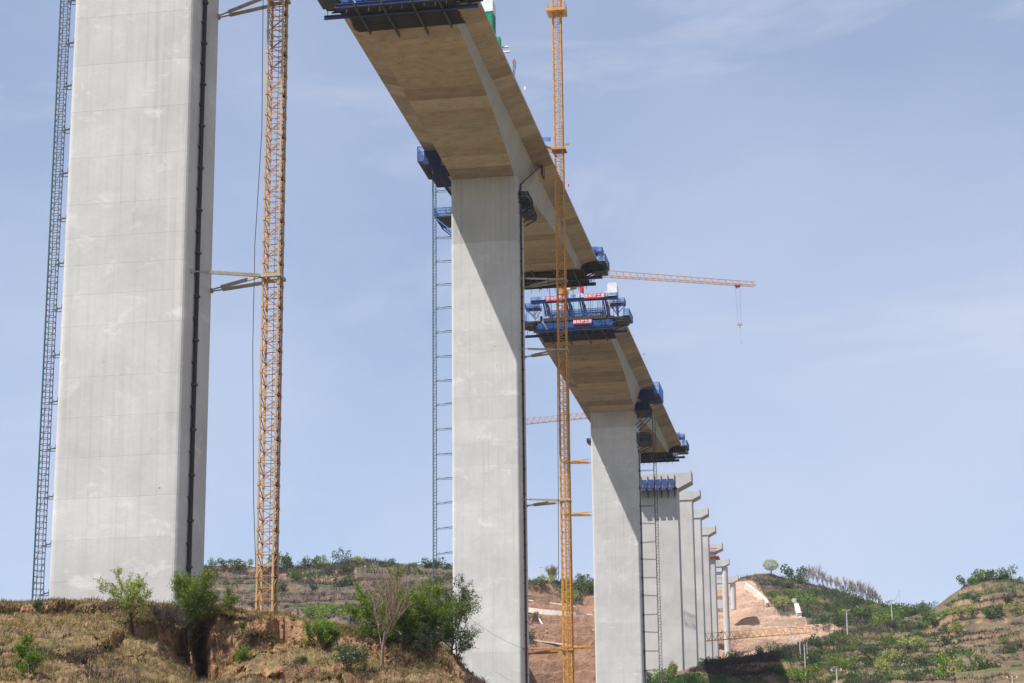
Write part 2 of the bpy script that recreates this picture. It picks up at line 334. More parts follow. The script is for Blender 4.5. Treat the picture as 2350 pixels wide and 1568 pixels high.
class Patch:
    pass
def terrace(V, h, seed, riser=0.14, share=0.75, wob=0.55, wl=40.0, mask=None):
    q = V.copy(); q[..., 2] *= 0.3
    nz_ = fbm(q, wl, 4, seed) * wob
    zz = V[..., 2] / h + nz_; i = np.floor(zz); fr = zz - i
    nf = np.where(fr < 1 - riser, fr / (1 - riser) * (1 - share), (1 - share) + (fr - (1 - riser)) / riser * share)
    dz = (nf - fr) * h
    if mask is not None: dz = dz * mask
    V[..., 2] += dz
    return V
def patch(name, cols, nx, rows, mat, front, depth_fn=None, post=None, attr=None, smooth=True):
    xs = np.array([c[0] for c in cols], float); kn = np.array([c[1] for c in cols], float)     # (m,k,2)
    gx = np.linspace(xs[0], xs[-1], nx)
    k = kn.shape[1]
    yi = np.stack([np.interp(gx, xs, kn[:, j, 0]) for j in range(k)], 1); di = np.stack([np.interp(gx, xs, kn[:, j, 1]) for j in range(k)], 1)
    tt = []
    for j in range(k - 1): tt += [j + a / rows[j] for a in range(rows[j])]
    tt.append(k - 1.0); tt = np.array(tt); j0 = np.minimum(tt.astype(int), k - 2); fr = tt - j0
    gy = yi[:, j0] * (1 - fr) + yi[:, j0 + 1] * fr; gd = di[:, j0] * (1 - fr) + di[:, j0 + 1] * fr
    gxx = np.repeat(gx[:, None], len(tt), 1)
    d = rays(gxx, gy); base = d * (gd / d[..., 1])[..., None]
    if depth_fn is not None:
        gd = gd + depth_fn(base, gxx, gy, tt[None, :] * np.ones_like(gxx)); base = d * (gd / d[..., 1])[..., None]
    V = base
    if post is not None: V = post(V, gxx, gy, tt[None, :] * np.ones_like(gxx))
    nr = len(tt); idx = np.arange(nx * nr).reshape(nx, nr)
    F = np.stack([idx[:-1, :-1], idx[1:, :-1], idx[1:, 1:], idx[:-1, 1:]], -1).reshape(-1, 4)
    me = np_mesh(name, V.reshape(-1, 3), F, mat, smooth)
    if attr is not None:
        a = me.attributes.new('bare', 'FLOAT', 'POINT'); a.data.foreach_set('value', attr(gxx, gy).astype(np.float32).ravel())
        a = me.attributes.new('rust', 'FLOAT', 'POINT'); a.data.foreach_set('value', np.clip((1500 - gxx) / 60, 0, 1).astype(np.float32).ravel())
    o = link(name, me); tag(o, kind='structure')
    P = Patch(); P.obj = o; nf = int(np.searchsorted(tt, front)) + 1
    P.V = V[:, :nf].reshape(-1, 3); P.px = project(P.V)
    e1 = np.gradient(V, axis=0); e2 = np.gradient(V, axis=1); nn = np.cross(e1, e2); nn /= np.linalg.norm(nn, axis=-1, keepdims=True) + 1e-9
    nn *= np.sign(nn[..., 2:3] + 1e-9); P.N = nn[:, :nf].reshape(-1, 3)
    return P
def spot(P, x, y):
    i = int(np.argmin((P.px[:, 0] - x) ** 2 + (P.px[:, 1] - y) ** 2)); return P.V[i].copy()

# valley floor sheet to the horizon
g = 6000.0
gm = MB(); 
gm.add([(-g, -g, -2.2), (g, -g, -2.2), (g, g, -2.2), (-g, g, -2.2)], [(0, 1, 2, 3)])
tag(gm.build('ground', M['valley']), kind='structure')

# near hill that carries the first pier
near_cols = []
for x, crest, s1t, s1b, s2t, s2b, y1, dc, ds1, ds2t, ds2b in [
    (-160, 1389, 1393, 1414, 1498, 1512, 1560, 101, 94.0, 77, 76.3, ), (0, 1388, 1391, 1413, 1500, 1512, 1560, 101, 94, 77, 76.4), (100, 1386, 1389, 1412, 1500, 1516, 1560, 101, 94, 77, 76.4),
    (200, 1382, 1385, 1411, 1498, 1530, 1562, 101, 94, 77, 76.2), (300, 1383, 1387, 1408, 1424, 1448, 1560, 101, 94.4, 91, 90.4), (360, 1388, 1391, 1408, 1420, 1452, 1564, 101, 95, 92, 91.2),
    (400, 1392, 1395, 1404, 1424, 1500, 1566, 101, 95.5, 93, 91.6), (460, 1397, 1400, 1406, 1414, 1552, 1572, 101, 96, 94, 91.6), (500, 1400, 1403, 1408, 1414, 1545, 1575, 101, 96, 94, 91.5),
    (560, 1404, 1407, 1411, 1416, 1500, 1570, 101, 96, 94, 92.6), (640, 1412, 1415, 1420, 1426, 1478, 1568, 101, 96, 94, 93), (700, 1424, 1428, 1432, 1440, 1488, 1568, 100, 95.5, 93.5, 92.4),
    (800, 1441, 1445, 1450, 1457, 1500, 1568, 99, 95, 93, 92), (900, 1463, 1467, 1474, 1484, 1528, 1568, 98, 94.5, 92.5, 91.5), (1000, 1481, 1484, 1488, 1494, 1534, 1575, 97, 94, 92, 91),
    (1040, 1506, 1510, 1514, 1520, 1548, 1590, 96, 93.4, 91.6, 90.6), (1110, 1571, 1575, 1579, 1584, 1605, 1640, 94, 92, 90.6, 89.6), (1250, 1720, 1724, 1728, 1732, 1750, 1780, 92, 90, 88.8, 88)]:
    b1 = 66 if x < 300 else (72 if x < 450 else 80)
    near_cols.append((x, [(2200, 30), (1850, 44 if x < 450 else 52), (y1 + 14, b1), (s2b, ds2t - 0.3), (s2t, ds2t), (s1b, ds1 - 0.08), (s1t, ds1 + 0.06), (crest, dc), (crest + 3, dc + 12), (crest + 160, dc + 40)]))
def near_depth(B, x, y, t):
    q = B.copy(); q[..., 2] *= 1.0
    steep = np.clip(1 - np.abs(t - 3.5) / 0.9, 0, 1) + np.clip(1 - np.abs(t - 5.5) / 0.8, 0, 1)
    fade = np.clip((6.9 - t) / 0.9, 0, 1)
    rug = np.clip((x - 230) / 120, 0.25, 1)
    pit = np.clip(fbm(q, 2.4, 4, 14, 0.55) - 0.12, 0, 1) * 1.5 * rug * np.clip((t - 1.4) / 0.6, 0, 1)
    a = fbm(q, 5.0, 5, 3, 0.55) * 1.1 + fbm(q * np.array([1, 1, 0.3]), 1.2, 5, 9, 0.62) * 0.8 * np.clip(steep, 0.3, 1) * (0.5 + 0.5 * rug) + pit
    # deep erosion gully below the shrubs
    gul = np.exp(-((x - 462 - (y - 1500) * 0.12) / 13.0) ** 2) * np.clip((y - 1428) / 25, 0, 1) * np.clip((1585 - y) / 25, 0, 1) * 4.0
    gul2 = np.exp(-((x - 420) / 26.0) ** 2) * np.clip((y - 1440) / 30, 0, 1) * np.clip((1570 - y) / 25, 0, 1) * 1.8
    return a * fade + gul + gul2
def near_post(V, x, y, t):
    mask = np.clip((4.4 - t) / 0.5, 0, 1) * np.clip((t - 1.2) / 0.5, 0, 1) * np.clip(fbm(V, 7.0, 3, 77) * 2.6 + 0.45, 0, 1)
    V = terrace(V, 1.0, 21, riser=0.2, share=0.7, wob=1.2, wl=10.0, mask=mask)
    V[..., 2] += fbm(V, 1.0, 5, 5, 0.66) * 0.24 * np.clip((7.2 - t), 0, 1)
    return V
near_hill = patch('near_hill', near_cols, 760, [6, 14, 60, 90, 60, 40, 34, 12, 6, 4], M['loess'], 7, near_depth, near_post, smooth=False)

# ridge behind the first two piers
ridge_cols = []
for x, c in [(260, 1312), (440, 1300), (480, 1297), (560, 1300), (650, 1303), (740, 1296), (800, 1292), (860, 1289), (930, 1294), (980, 1298), (1040, 1301), (1100, 1312), (1140, 1360), (1195, 1520)]:
    ridge_cols.append((x, [(1620, 235), (max(1480, c + 70), 290), (max(1420, c + 48), 318), (max(1360, c + 28), 345), (c + 14, 378), (c, 392), (c + 6, 420), (c + 120, 520)]))
def ridge_depth(B, x, y, t):
    return fbm(B, 60, 5, 31, 0.55) * 10 * np.clip((5.0 - t) / 0.8, 0, 1)
def ridge_post(V, x, y, t):
    m = np.clip((4.9 - t) / 0.6, 0, 1)
    V = terrace(V, 2.5, 44, riser=0.15, share=0.82, wob=0.9, wl=38, mask=m)
    V[..., 2] += fbm(V, 6, 4, 50, 0.6) * 0.45 * np.clip((5.6 - t), 0.25, 1)
    return V
ridge = patch('background_ridge', ridge_cols, 420, [8, 60, 110, 110, 60, 20, 6, 4], M['ridge'], 5, ridge_depth, ridge_post, smooth=False)

# far side of the valley: benched cutting, bare tan excavation, wooded shoulder
far_cols = []
for x, c, dc in [(1080, 1322, 470), (1215, 1332, 480), (1300, 1338, 486), (1330, 1342, 486), (1365, 1334, 486), (1450, 1342, 490), (1600, 1352, 500), (1660, 1346, 505), (1700, 1326, 510), (1735, 1319, 512), (1770, 1319, 515), (1800, 1326, 518), (1850, 1336, 520), (1930, 1358, 522), (2020, 1388, 524), (2080, 1398, 524), (2140, 1402, 520), (2260, 1412, 520), (2420, 1420, 520)]:
    far_cols.append((x, [(1720, 405), (1580, 418), (1500, 432), (1440, 448), (c + 40 + (0 if x < 1400 else 12), 474 if x < 1650 else 488), (c, dc), (c + 5, dc + 30), (c + 110, dc + 120)]))
def bare_mask(x, y):
    left = np.clip((1420 - x) / 20, 0, 1)
    b = np.interp(x, [1180, 1225, 1262, 1290, 1330, 1350, 1365, 1420, 1640, 1700, 1725, 1770, 1790, 1815, 1835, 1870, 1920, 1960, 1985], [1345, 1342, 1340, 1372, 1385, 1352, 1340, 1340, 1340, 1335, 1330, 1378, 1405, 1398, 1404, 1432, 1434, 1440, 1480])
    return np.clip((y - b) / 10 + 0.5, 0, 1) * np.clip((1985 - x) / 20, 0, 1)
def far_depth(B, x, y, t):
    bm = bare_mask(x, y) * np.clip((x - 1600) / 40, 0, 1)
    return (fbm(B, 45, 5, 61, 0.55) * 6 + bm * (np.abs(fbm(B, 22, 4, 66, 0.5)) * 5 - 1.5)) * np.clip((5.0 - t) / 0.7, 0, 1)
def far_post(V, x, y, t):
    bm = bare_mask(x, y); m = np.clip((4.9 - t) / 0.5, 0, 1)
    W = V.copy()
    V1 = terrace(V.copy(), 3.4, 70, riser=0.2, share=0.9, wob=0.5, wl=45, mask=m)
    V2 = terrace(V.copy(), 3.2, 71, riser=0.25, share=0.75, wob=0.9, wl=45, mask=m)
    w = bm[..., None]
    V = V1 * w + V2 * (1 - w)
    V[..., 2] += fbm(V, 5, 5, 81, 0.62) * (0.5 - 0.1 * bm) * np.clip((5.6 - t), 0.2, 1)
    return V
far_hill = patch('far_hillside', far_cols, 640, [6, 60, 70, 70, 70, 24, 6, 4], M['far'], 5, far_depth, far_post, attr=bare_mask, smooth=False)

# shrubby slope on the right, with the deck's shadow on its near end
hill_cols = []
for x, c, dc, d1 in [(1380, 1640, 342, 330), (1470, 1566, 348, 332), (1500, 1556, 349, 333), (1560, 1541, 350, 334), (1600, 1531, 351, 334), (1640, 1518, 352, 334), (1700, 1509, 354, 335), (1790, 1494, 358, 335), (1830, 1480, 364, 334), (1900, 1458, 380, 330), (1960, 1446, 392, 325), (2050, 1430, 404, 320), (2130, 1403, 416, 316), (2155, 1390, 418, 315), (2180, 1368, 418, 315), (2215, 1342, 416, 314), (2255, 1327, 414, 314), (2310, 1326, 412, 313), (2350, 1338, 410, 312), (2480, 1350, 410, 312)]:
    yb = max(1568, c + 30); k2 = c + (yb - c) * 0.55; k3 = c + (yb - c) * 0.2
    hill_cols.append((x, [(1950, d1 - 90), (1700, d1 - 34), (yb, d1), (k2, d1 + (dc - d1) * 0.42), (k3, d1 + (dc - d1) * 0.8), (c, dc), (c + 6, dc + 22), (c + 140, dc + 70)]))
def hill_depth(B, x, y, t):
    return fbm(B, 40, 5, 91, 0.55) * 5 * np.clip((5.0 - t) / 0.8, 0, 1) * np.clip((x - 1640) / 200, 0.15, 1)
def hill_post(V, x, y, t):
    m = np.clip((4.95 - t) / 0.5, 0, 1) * np.clip((x - 1560) / 160, 0.2, 1)
    V = terrace(V, 2.3, 101, riser=0.14, share=0.84, wob=0.9, wl=42, mask=m)
    V[..., 2] += fbm(V, 5, 4, 111, 0.6) * 0.4 * np.clip((5.6 - t), 0.25, 1)
    return V
hill = patch('shrubby_hillside', hill_cols, 620, [6, 20, 110, 110, 70, 24, 6, 4], M['hill'], 5, hill_depth, hill_post, smooth=False)

# ------------------------------------------------------------------ bridge piers
XC = -36.99; PW = 6.56; PD = 4.34; ZD = 76.79          # pier centre line, pier width/depth, deck top
def pier_ring(z, w, d, r, y0, groove=0.0, gw=(0.34, 0.80), inset=0.0):
    w2 = w / 2 - inset; y1 = y0 + d - inset; y0 = y0 + inset; P = []
    def arc(cx, cy, a0):
        for k in range(5):
            a = a0 + k * math.pi / 8; P.append((XC + cx + r * math.cos(a), cy + r * math.sin(a), z))
    arc(w2 - r, y0 + r, -math.pi / 2)
    gd = y1 - y0
    for k in range(9):                      # right-hand face, scooped where there is a groove
        f = gw[0] + (gw[1] - gw[0]) * k / 8; dip = groove * (0 if k == 0 else (1 - (k - 1) / 7) ** 1.5) if groove else 0
        P.append((XC + w2 - dip, y0 + gd * (gw[0] + 0.012 if k == 1 else f), z))
    arc(w2 - r, y1 - r, 0)
    arc(-w2 + r, y1 - r, math.pi / 2)
    for k in range(9):
        f = gw[1] - (gw[1] - gw[0]) * k / 8; dip = groove * max(0, math.sin(math.pi * k / 8)) ** 0.6 if groove else 0
        P.append((XC - w2 + dip, y0 + gd * f, z))
    arc(-w2 + r, y0 + r, math.pi)
    return P
def make_pier(name, label, y0, joints, w=PW, d=PD, r=0.28, mat='pier', groove_from=None, group=None, e=0.007, stained=None):
    root = empty(name, (0, 0, 0), label, 'bridge pier', group); stain_from = stained
    for a, b in zip(joints[:-1], joints[1:]):
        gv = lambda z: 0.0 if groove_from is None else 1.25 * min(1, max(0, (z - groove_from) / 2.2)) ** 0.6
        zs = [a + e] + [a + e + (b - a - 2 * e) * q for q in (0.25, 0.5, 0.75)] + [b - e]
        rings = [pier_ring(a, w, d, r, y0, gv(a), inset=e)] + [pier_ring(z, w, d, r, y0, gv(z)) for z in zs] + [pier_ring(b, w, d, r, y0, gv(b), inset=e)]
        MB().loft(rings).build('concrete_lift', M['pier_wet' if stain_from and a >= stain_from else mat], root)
    return root
def steps(z0, z1, h):
    n = max(1, round((z1 - z0) / h)); return [z0 + (z1 - z0) * k / n for k in range(n + 1)]
J1 = steps(12.0, 17.36, 2.2) + steps(17.36, 27.63, 2.25)[1:] + [30.28, 31.92, 33.48, 34.96, 36.73, 39.26, 41.81, 44.37, 47.04] + steps(47.04, 73.2, 2.4)[1:]
make_pier('bridge_pier', 'huge pale concrete bridge pier on the near eroded bank, cut off by the frame top', 100.9, J1, groove_from=36.2)
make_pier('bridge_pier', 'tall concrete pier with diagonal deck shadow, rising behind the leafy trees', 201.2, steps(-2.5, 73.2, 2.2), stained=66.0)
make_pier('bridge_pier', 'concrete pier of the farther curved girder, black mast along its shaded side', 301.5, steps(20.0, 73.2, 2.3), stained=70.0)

# ------------------------------------------------------------------ girders
def zb(d):
    d = max(abs(d), 2.2); return 75.2 - 2.0 * max(0.0, (36 - d) / 33.8) ** 1.8
def girder_ring(y, yc, inset=0.0):
    b = zb(y - yc) + inset; hj = 4.15 - inset; Zj = 76.1 + inset * 0.5; hb = hj - 0.36 * (Zj - b); he = 6.0 - inset; t0, t1 = ZD - 0.22 + inset, ZD - inset * 0.5
    xs = [(-he, t1), (he, t1), (he, t0), (hj, Zj), (hb, b), (-hb, b), (-hj, Zj), (-he, t0)]
    return [(XC + x, y, z) for x, z in xs]
def make_girder(label, yc, y0, y1, seg=2.45):
    root = empty('box_girder', (0, 0, 0), label, 'bridge girder')
    cuts = []
    k = yc - 4.6
    nseg = round((k - y0) / seg); cuts += [y0 + (k - y0) * i / nseg for i in range(nseg)]
    cuts += [yc - 4.6, yc + 4.6]
    k = yc + 4.6; nseg = round((y1 - k) / seg); cuts += [k + (y1 - k) * i / nseg for i in range(1, nseg + 1)]
    for a, b in zip(cuts[:-1], cuts[1:]):
        n = 3 if b - a < 4 else 12
        rings = [girder_ring(a, yc, 0.03)] + [girder_ring(a + 0.035 + (b - a - 0.07) * q / n, yc) for q in range(n + 1)] + [girder_ring(b, yc, 0.03)]
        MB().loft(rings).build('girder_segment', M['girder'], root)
    rnd_ = random.Random(int(yc))
    for c in cuts[1:-1]:
        if rnd_.random() < 0.6: MB().loft([girder_ring(c - 0.018, yc, -0.006), girder_ring(c + 0.018, yc, -0.006)]).build('joint_line', M['grout'], root)
    return root
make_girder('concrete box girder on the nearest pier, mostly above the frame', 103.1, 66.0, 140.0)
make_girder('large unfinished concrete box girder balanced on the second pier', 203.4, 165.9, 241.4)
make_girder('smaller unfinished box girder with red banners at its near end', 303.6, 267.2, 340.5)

# ------------------------------------------------------------------ approach piers
def hammer_pier(label, y0, xr_cap, ztop, w, capw, zbase, tip, root_h, d=2.6, lift=2.6):
    root = make_pier('hammerhead_pier', label, y0, steps(zbase, ztop - root_h, lift), w=w, d=d, r=0.12, mat='pier_far', group=None, e=0.007)
    o = XC; h = capw / 2; rh = w / 2 + 0.02
    prof = [(-h, ztop), (h, ztop), (h, ztop - tip), (rh, ztop - root_h), (-rh, ztop - root_h), (-h, ztop - tip)]
    m = MB().loft([[(o + x, y0 - 0.12, z) for x, z in prof], [(o + x, y0 + d + 0.12, z) for x, z in prof]])
    for sx in (-1, 1):
        m.box((o + sx * (h - 0.14), y0 - 0.12, ztop), (o + sx * h, y0 + d + 0.12, ztop + 0.35))
    m.build('pier_cap', M['pier_far'], root)
    return root
hammer_pier('hammerhead pier with blue formwork brackets below its cap', 357.0, -31, 75.6, 7.3, 11.95, 30, 1.45, 2.6, d=3.0)
hammer_pier('first plain hammerhead pier beyond the blue formwork', 372.5, -31, 75.6, 9.3, 11.95, 33, 0.85, 1.5)
hammer_pier('second plain hammerhead pier beyond the blue formwork', 388.9, -31, 75.5, 9.3, 11.95, 36, 0.85, 1.5)
hammer_pier('third plain hammerhead pier beyond the blue formwork', 404.6, -31, 75.2, 9.3, 11.95, 38, 0.85, 1.5)
p8 = hammer_pier('hammerhead pier wrapped in red formwork under its cap', 420.6, -31, 74.7, 9.0, 11.95, 40, 0.85, 1.5)

def column_pier(label, y0, ztop, zbase, xs, r, ties, capx, cap_h):
    root = empty('column_pier', (0, 0, 0), label, 'bridge pier')
    for x in xs:
        m = MB(); n = 20; zz = steps(zbase, ztop - cap_h, 2.5)
        for a, b in zip(zz[:-1], zz[1:]):
            m.tube((x, y0 + r, a), (x, y0 + r, b - 0.03), r, n=n)
            m.tube((x, y0 + r, b - 0.03), (x, y0 + r, b), r - 0.02, n=n)
        m.build('column', M['pier_far'], root, smooth=False)
    for z0, z1 in ties:
        MB().box((xs[0], y0 + r * 0.5, z0), (xs[1] - r * 0.6, y0 + r * 1.5, z1)).build('tie_beam', M['pier_far'], root)
    a, b = capx
    prof = [(a, ztop), (b, ztop), (b, ztop - cap_h * 0.55), (b - 1.1, ztop - cap_h), (a + 1.1, ztop - cap_h), (a, ztop - cap_h * 0.55)]
    m = MB().loft([[(x, y0 - 0.3, z) for x, z in prof], [(x, y0 + 2 * r + 0.3, z) for x, z in prof]])
    m.box((b - 0.12, y0 - 0.3, ztop), (b, y0 + 2 * r + 0.3, ztop + 0.4)); m.box((a, y0 - 0.3, ztop), (a + 0.12, y0 + 2 * r + 0.3, ztop + 0.4))
    m.build('pier_cap', M['pier_far'], root)
column_pier('two-column concrete pier with tie beams in front of the tan cutting', 437.5, 74.4, 55.0, (-40.3, -31.95), 0.62, [(64.8, 66.6), (71.0, 72.2)], (-41.5, -30.95), 1.25)
column_pier('small two-column pier low on top of the tan slope', 461.0, 74.9, 68.0, (-36.0, -32.1), 0.6, [], (-37.4, -30.9), 1.35)

# blue formwork on the first approach pier and red formwork on the last
M['blue_form'] = paint('form_blue', (0.02, 0.06, 0.26), (0.04, 0.05, 0.09), 0.6)
fw = empty('pier_formwork', (XC, 357, 71.9), 'blue climbing formwork brackets fixed below a pier cap', 'formwork')
zt0 = 73.0
for k in range(7):
    x = -3.5 + k * 1.12
    m = MB()
    m.beam((x, -0.12, 3.35), (x, -0.12, -0.1), 0.14, 0.2).beam((x, -1.75, 1.1), (x, -0.1, 1.1), 0.12, 0.16).beam((x, -1.75, 1.1), (x, -0.1, -0.4), 0.1, 0.12)
    m.beam((x, -1.7, 1.1), (x, -1.7, 2.2), 0.07)
    m.build('bracket', M['dark_steel'], fw)
for k in range(6):
    x = -3.4 + k * 1.12
    MB().box((x, -0.34, 1.75 + 0.12 * (k % 2)), (x + 0.86, -0.26, 2.75)).build('form_panel', M['blue_form'], fw)
    MB().box((x, -1.8, 0.6), (x + 0.8, -1.74, 1.1)).build('form_panel', M['blue_form'], fw)
MB().box((-3.7, -1.7, 0.98), (3.65, -0.1, 1.06)).build('walkway', M['form'], fw)
fr_ = empty('pier_formwork', (XC, 420.6, 71.4), 'red steel formwork under a distant hammerhead cap', 'formwork')
M['red_old'] = paint('old_red_paint', (0.27, 0.045, 0.04), (0.14, 0.04, 0.035), 0.7)
MB().box((-5.0, -0.5, 0.75), (5.25, 3.0, 1.0)).build('form_beam', M['red_old'], fr_)
for k in range(12):
    x = -4.9 + k * 0.9
    MB().beam((x, -0.35, 0.7), (x, -0.35, -0.5), 0.07).build('form_post', M['red_old'], fr_)
for z in (1.45, 1.95, 2.45): MB().beam((-4.9, -0.42, z), (5.1, -0.42, z), 0.1).build('form_rail', M['red_old'], fr_)

# ------------------------------------------------------------------ tower cranes
def mast_meshes(a, h, mat, cw=0.088, bw=0.036, chord=None):
    b = MB(); s = a / 2; cor = [(-s, -s), (s, -s), (s, s), (-s, s)]
    for i in range(4):
        p, q = cor[i], cor[(i + 1) % 4]
        for z in (0.02, h / 2): b.beam((*p, z), (*q, z), bw)
        if i % 2: p, q = q, p
        b.beam((*p, 0.03), (*q, h / 2), bw).beam((*q, h / 2), (*p, h), bw)
    return b.mesh('mast_section', mat), cor, cw, chord or mat
def crane_mast(root, z0, z1, mesh, h):
    n = int(math.ceil((z1 - z0) / h)); sec, cor, cw, mat = mesh
    for x, y in cor:
        c = MB().box((x - cw / 2, y - cw / 2, z0), (x + cw / 2, y + cw / 2, z0 + n * h))
        for k in range(n): c.box((x - cw * .72, y - cw * .72, z0 + k * h - 0.08), (x + cw * .72, y + cw * .72, z0 + k * h + 0.08))
        c.build('chord', mat, root)
    for k in range(n): tag(link('mast_section', sec, root, (0, 0, z0 + k * h)), kind='stuff')
    # ladder with hoops inside the mast
    m = MB(); x, y = 0.14, 0.12
    for dx in (-0.09, 0.09): m.beam((x + dx, y, z0), (x + dx, y, z0 + n * h), 0.02)
    zz = z0
    while zz < z0 + n * h - 0.3:
        m.beam((x - 0.09, y, zz), (x + 0.09, y, zz), 0.016); zz += 0.3
    tag(m.build('ladder', M['dark_steel'], root), kind='stuff')
    m = MB(); rng = random.Random(5)
    m.tube((0.33, 0.30, z0), (0.33, 0.30, z0 + n * h), 0.03, n=5)
    for k in range(n):
        if k % 2: m.box((0.24, 0.24, z0 + k * h), (0.40, 0.38, z0 + k * h + 0.16))
    m.build('power_cable', M['cable'], root)
    return z0 + n * h
H = 1.15
M['tan'] = paint('bleached_chord', (0.52, 0.33, 0.15), (0.45, 0.20, 0.05), 0.6, wear_amt=0.8)
mA = mast_meshes(0.8, H, M['yellow_old'], chord=M['tan']); mB = mast_meshes(0.8, H, M['yellow'])
def wall_ties(root, loc, z, px, y1, y2, mat, collar=True):
    """struts from the mast (at loc) to a pier side at x=px"""
    ox, oy = loc; s = 0.55; sg = 1 if px < ox else -1
    if collar:
        m = MB()
        for zz in (z,):
            m.box((-s, -s, zz - 0.08), (s, -s + 0.12, zz + 0.08)).box((-s, s - 0.12, zz - 0.08), (s, s, zz + 0.08)).box((-s, -s + 0.12, zz - 0.08), (-s + 0.12, s - 0.12, zz + 0.08)).box((s - 0.12, -s + 0.12, zz - 0.08), (s, s - 0.12, zz + 0.08))
        m.build('collar', mat, root)
    for (ya, yb, za) in ((-s, y1, 0.0), (-s + 0.06, y2, -0.02), (s, y2 + 0.12, -0.06)):
        a = np.array((-sg * s, ya, z + za)); b = np.array((px - ox, yb - oy, z + za + 0.05)); c = a + (b - a) * 0.78
        m = MB(); m.beam(a, c, 0.10, 0.17); m.beam(c, b, 0.06, 0.06); m.box(b - 0.09, b + 0.09)
        m.build('tie_strut', mat, root)
XR = XC + PW / 2
# crane beside the first pier
c1 = empty('tower_crane', (-29.95, 103.4, 0), 'weathered orange lattice crane mast standing on the near bank', 'tower crane')
crane_mast(c1, 14.2, 84, mA, H)
MB().box((-0.9, -0.9, 13.4), (0.9, 0.9, 14.2)).build('base_block', M['pier_far'], c1)
for z in (33.0, 48.35, 63): wall_ties(c1, (-29.95, 103.4), z, XR, 101.6, 104.9, M['strut'])
# crane beside the second pier
c2 = empty('tower_crane', (-29.72, 203.4, 0), 'tall yellow lattice crane mast in front of the bridge girders', 'tower crane')
crane_mast(c2, 4.0, 97.0, mB, H); top2 = 90.9
MB().box((-1.2, -1.2, -3), (1.2, 1.2, 4.0)).build('base_block', M['pier_far'], c2)
for z in (26.7, 40.9, 55.7, 62.8): wall_ties(c2, (-29.72, 203.4), z, XR, 202.0, 205.0, M['strut'] if z > 30 else M['yellow_old'])
m = MB(); m.box((-0.95, -0.95, top2 + 0.1), (0.95, 0.95, top2 + 0.35))
for sx in (-1, 1):
    for sy in (-1, 1): m.beam((sx * 0.9, sy * 0.9, top2 + 0.3), (sx * 0.9, sy * 0.9, top2 + 1.1), 0.05)
for zz in (0.7, 1.1):
    for a, b in (((-.9, -.9), (.9, -.9)), ((.9, -.9), (.9, .9)), ((.9, .9), (-.9, .9)), ((-.9, .9), (-.9, -.9))): m.beam((*a, top2 + zz), (*b, top2 + zz), 0.04)
m.build('climbing_platform', M['yellow'], c2)
m = MB(); m.box((-0.7, -0.7, 76.2), (0.7, 0.7, 76.36)); m.beam((-0.6, -0.5, 76.3), (-2.2, -0.9, 77.0), 0.14, 0.2).beam((-0.6, 0.5, 76.3), (-2.2, 0.6, 77.0), 0.14, 0.2)
m.beam((0.6, -0.5, 76.7), (1.1, -0.5, 76.7), 0.1, 0.16); m.build('deck_brace', M['yellow_old'], c2)
m = MB(); m.box((-1.9, -0.95, 77.0), (-0.7, -0.92, 77.45)); m.build('safety_net', M['net'], c2)

def make_jib(root, a, b, h, w, mat, bays, name='jib', taper=0.6):
    """triangular lattice boom from a to b (world offsets from the root)"""
    a = np.array(a, float); b = np.array(b, float); d = (b - a); Ln = np.linalg.norm(d); d /= Ln; r = np.cross(d, (0, 0, 1)); r /= np.linalg.norm(r)
    j = MB(); t = MB(); up = np.array((0, 0, 1.0))
    hh = lambda f: h * (1 - (1 - taper) * f)
    for s in (-1, 1): j.beam(a + r * s * w / 2, b + r * s * w / 2, 0.07)
    j.beam(a + up * hh(0), b + up * hh(1), 0.075); 
    for k in range(bays):
        f0, f1, fm = k / bays, (k + 1) / bays, (k + 0.5) / bays
        p0, p1, pm = a + d * Ln * f0, a + d * Ln * f1, a + d * Ln * fm
        for s in (-1, 1):
            t.beam(p0 + r * s * w / 2, pm + up * hh(fm), 0.042).beam(pm + up * hh(fm), p1 + r * s * w / 2, 0.042)
        t.beam(p0 - r * w / 2, p0 + r * w / 2, 0.05).beam(p0 - r * w / 2, p1 + r * w / 2, 0.04)
    o = j.build(name, mat, root); tag(t.build('bracing', mat, o), kind='stuff'); return o
# crane beside the third pier, hidden behind the second mast except for its jib
c3p = (-44.0, 303.5)
c3 = empty('tower_crane', (*c3p, 0), 'bright yellow crane whose long jib reaches right over the open gap', 'tower crane')
t3 = crane_mast(c3, 26.0, 91.5, mB, H)
MB().box((-1.2, -1.2, 20), (1.2, 1.2, 26)).build('base_block', M['pier_far'], c3)
for z in (40.2, 59.0, 66.6): wall_ties(c3, c3p, z, XC - PW / 2, 302.4, 304.8, M['yellow'])
m = MB(); m.tube((0, 0, t3), (0, 0, t3 + 0.5), 0.7, n=16); m.box((-0.5, -0.5, t3 + 0.5), (0.5, 0.5, t3 + 1.2)); m.build('slewing_ring', M['yellow'], c3)
MB().box((0.55, -1.3, t3 + 0.4), (1.4, -0.2, t3 + 1.7)).build('cab', M['white'], c3)
jz = 94.7
dj = np.array((-16.86 + 43.95, 314.89 - 303.0, 0)); dl = dj / np.linalg.norm(dj)
j3 = make_jib(c3, (0, 0, jz), (dj[0], dj[1], jz), 1.0, 0.9, M['jib'], 28)
make_jib(c3, (0, 0, jz), tuple(-dl[:2] * 9) + (jz,), 0.7, 0.9, M['jib'], 9, 'counter_jib')
MB().box(-dl * 8.6 + np.array((-.5, -.5, jz - 1.4)), -dl * 7.6 + np.array((.5, .5, jz - 0.05))).build('counterweight', M['pier_far'], c3)
tr = dl * (np.linalg.norm(dj) * 0.905) + np.array((0, 0, jz))
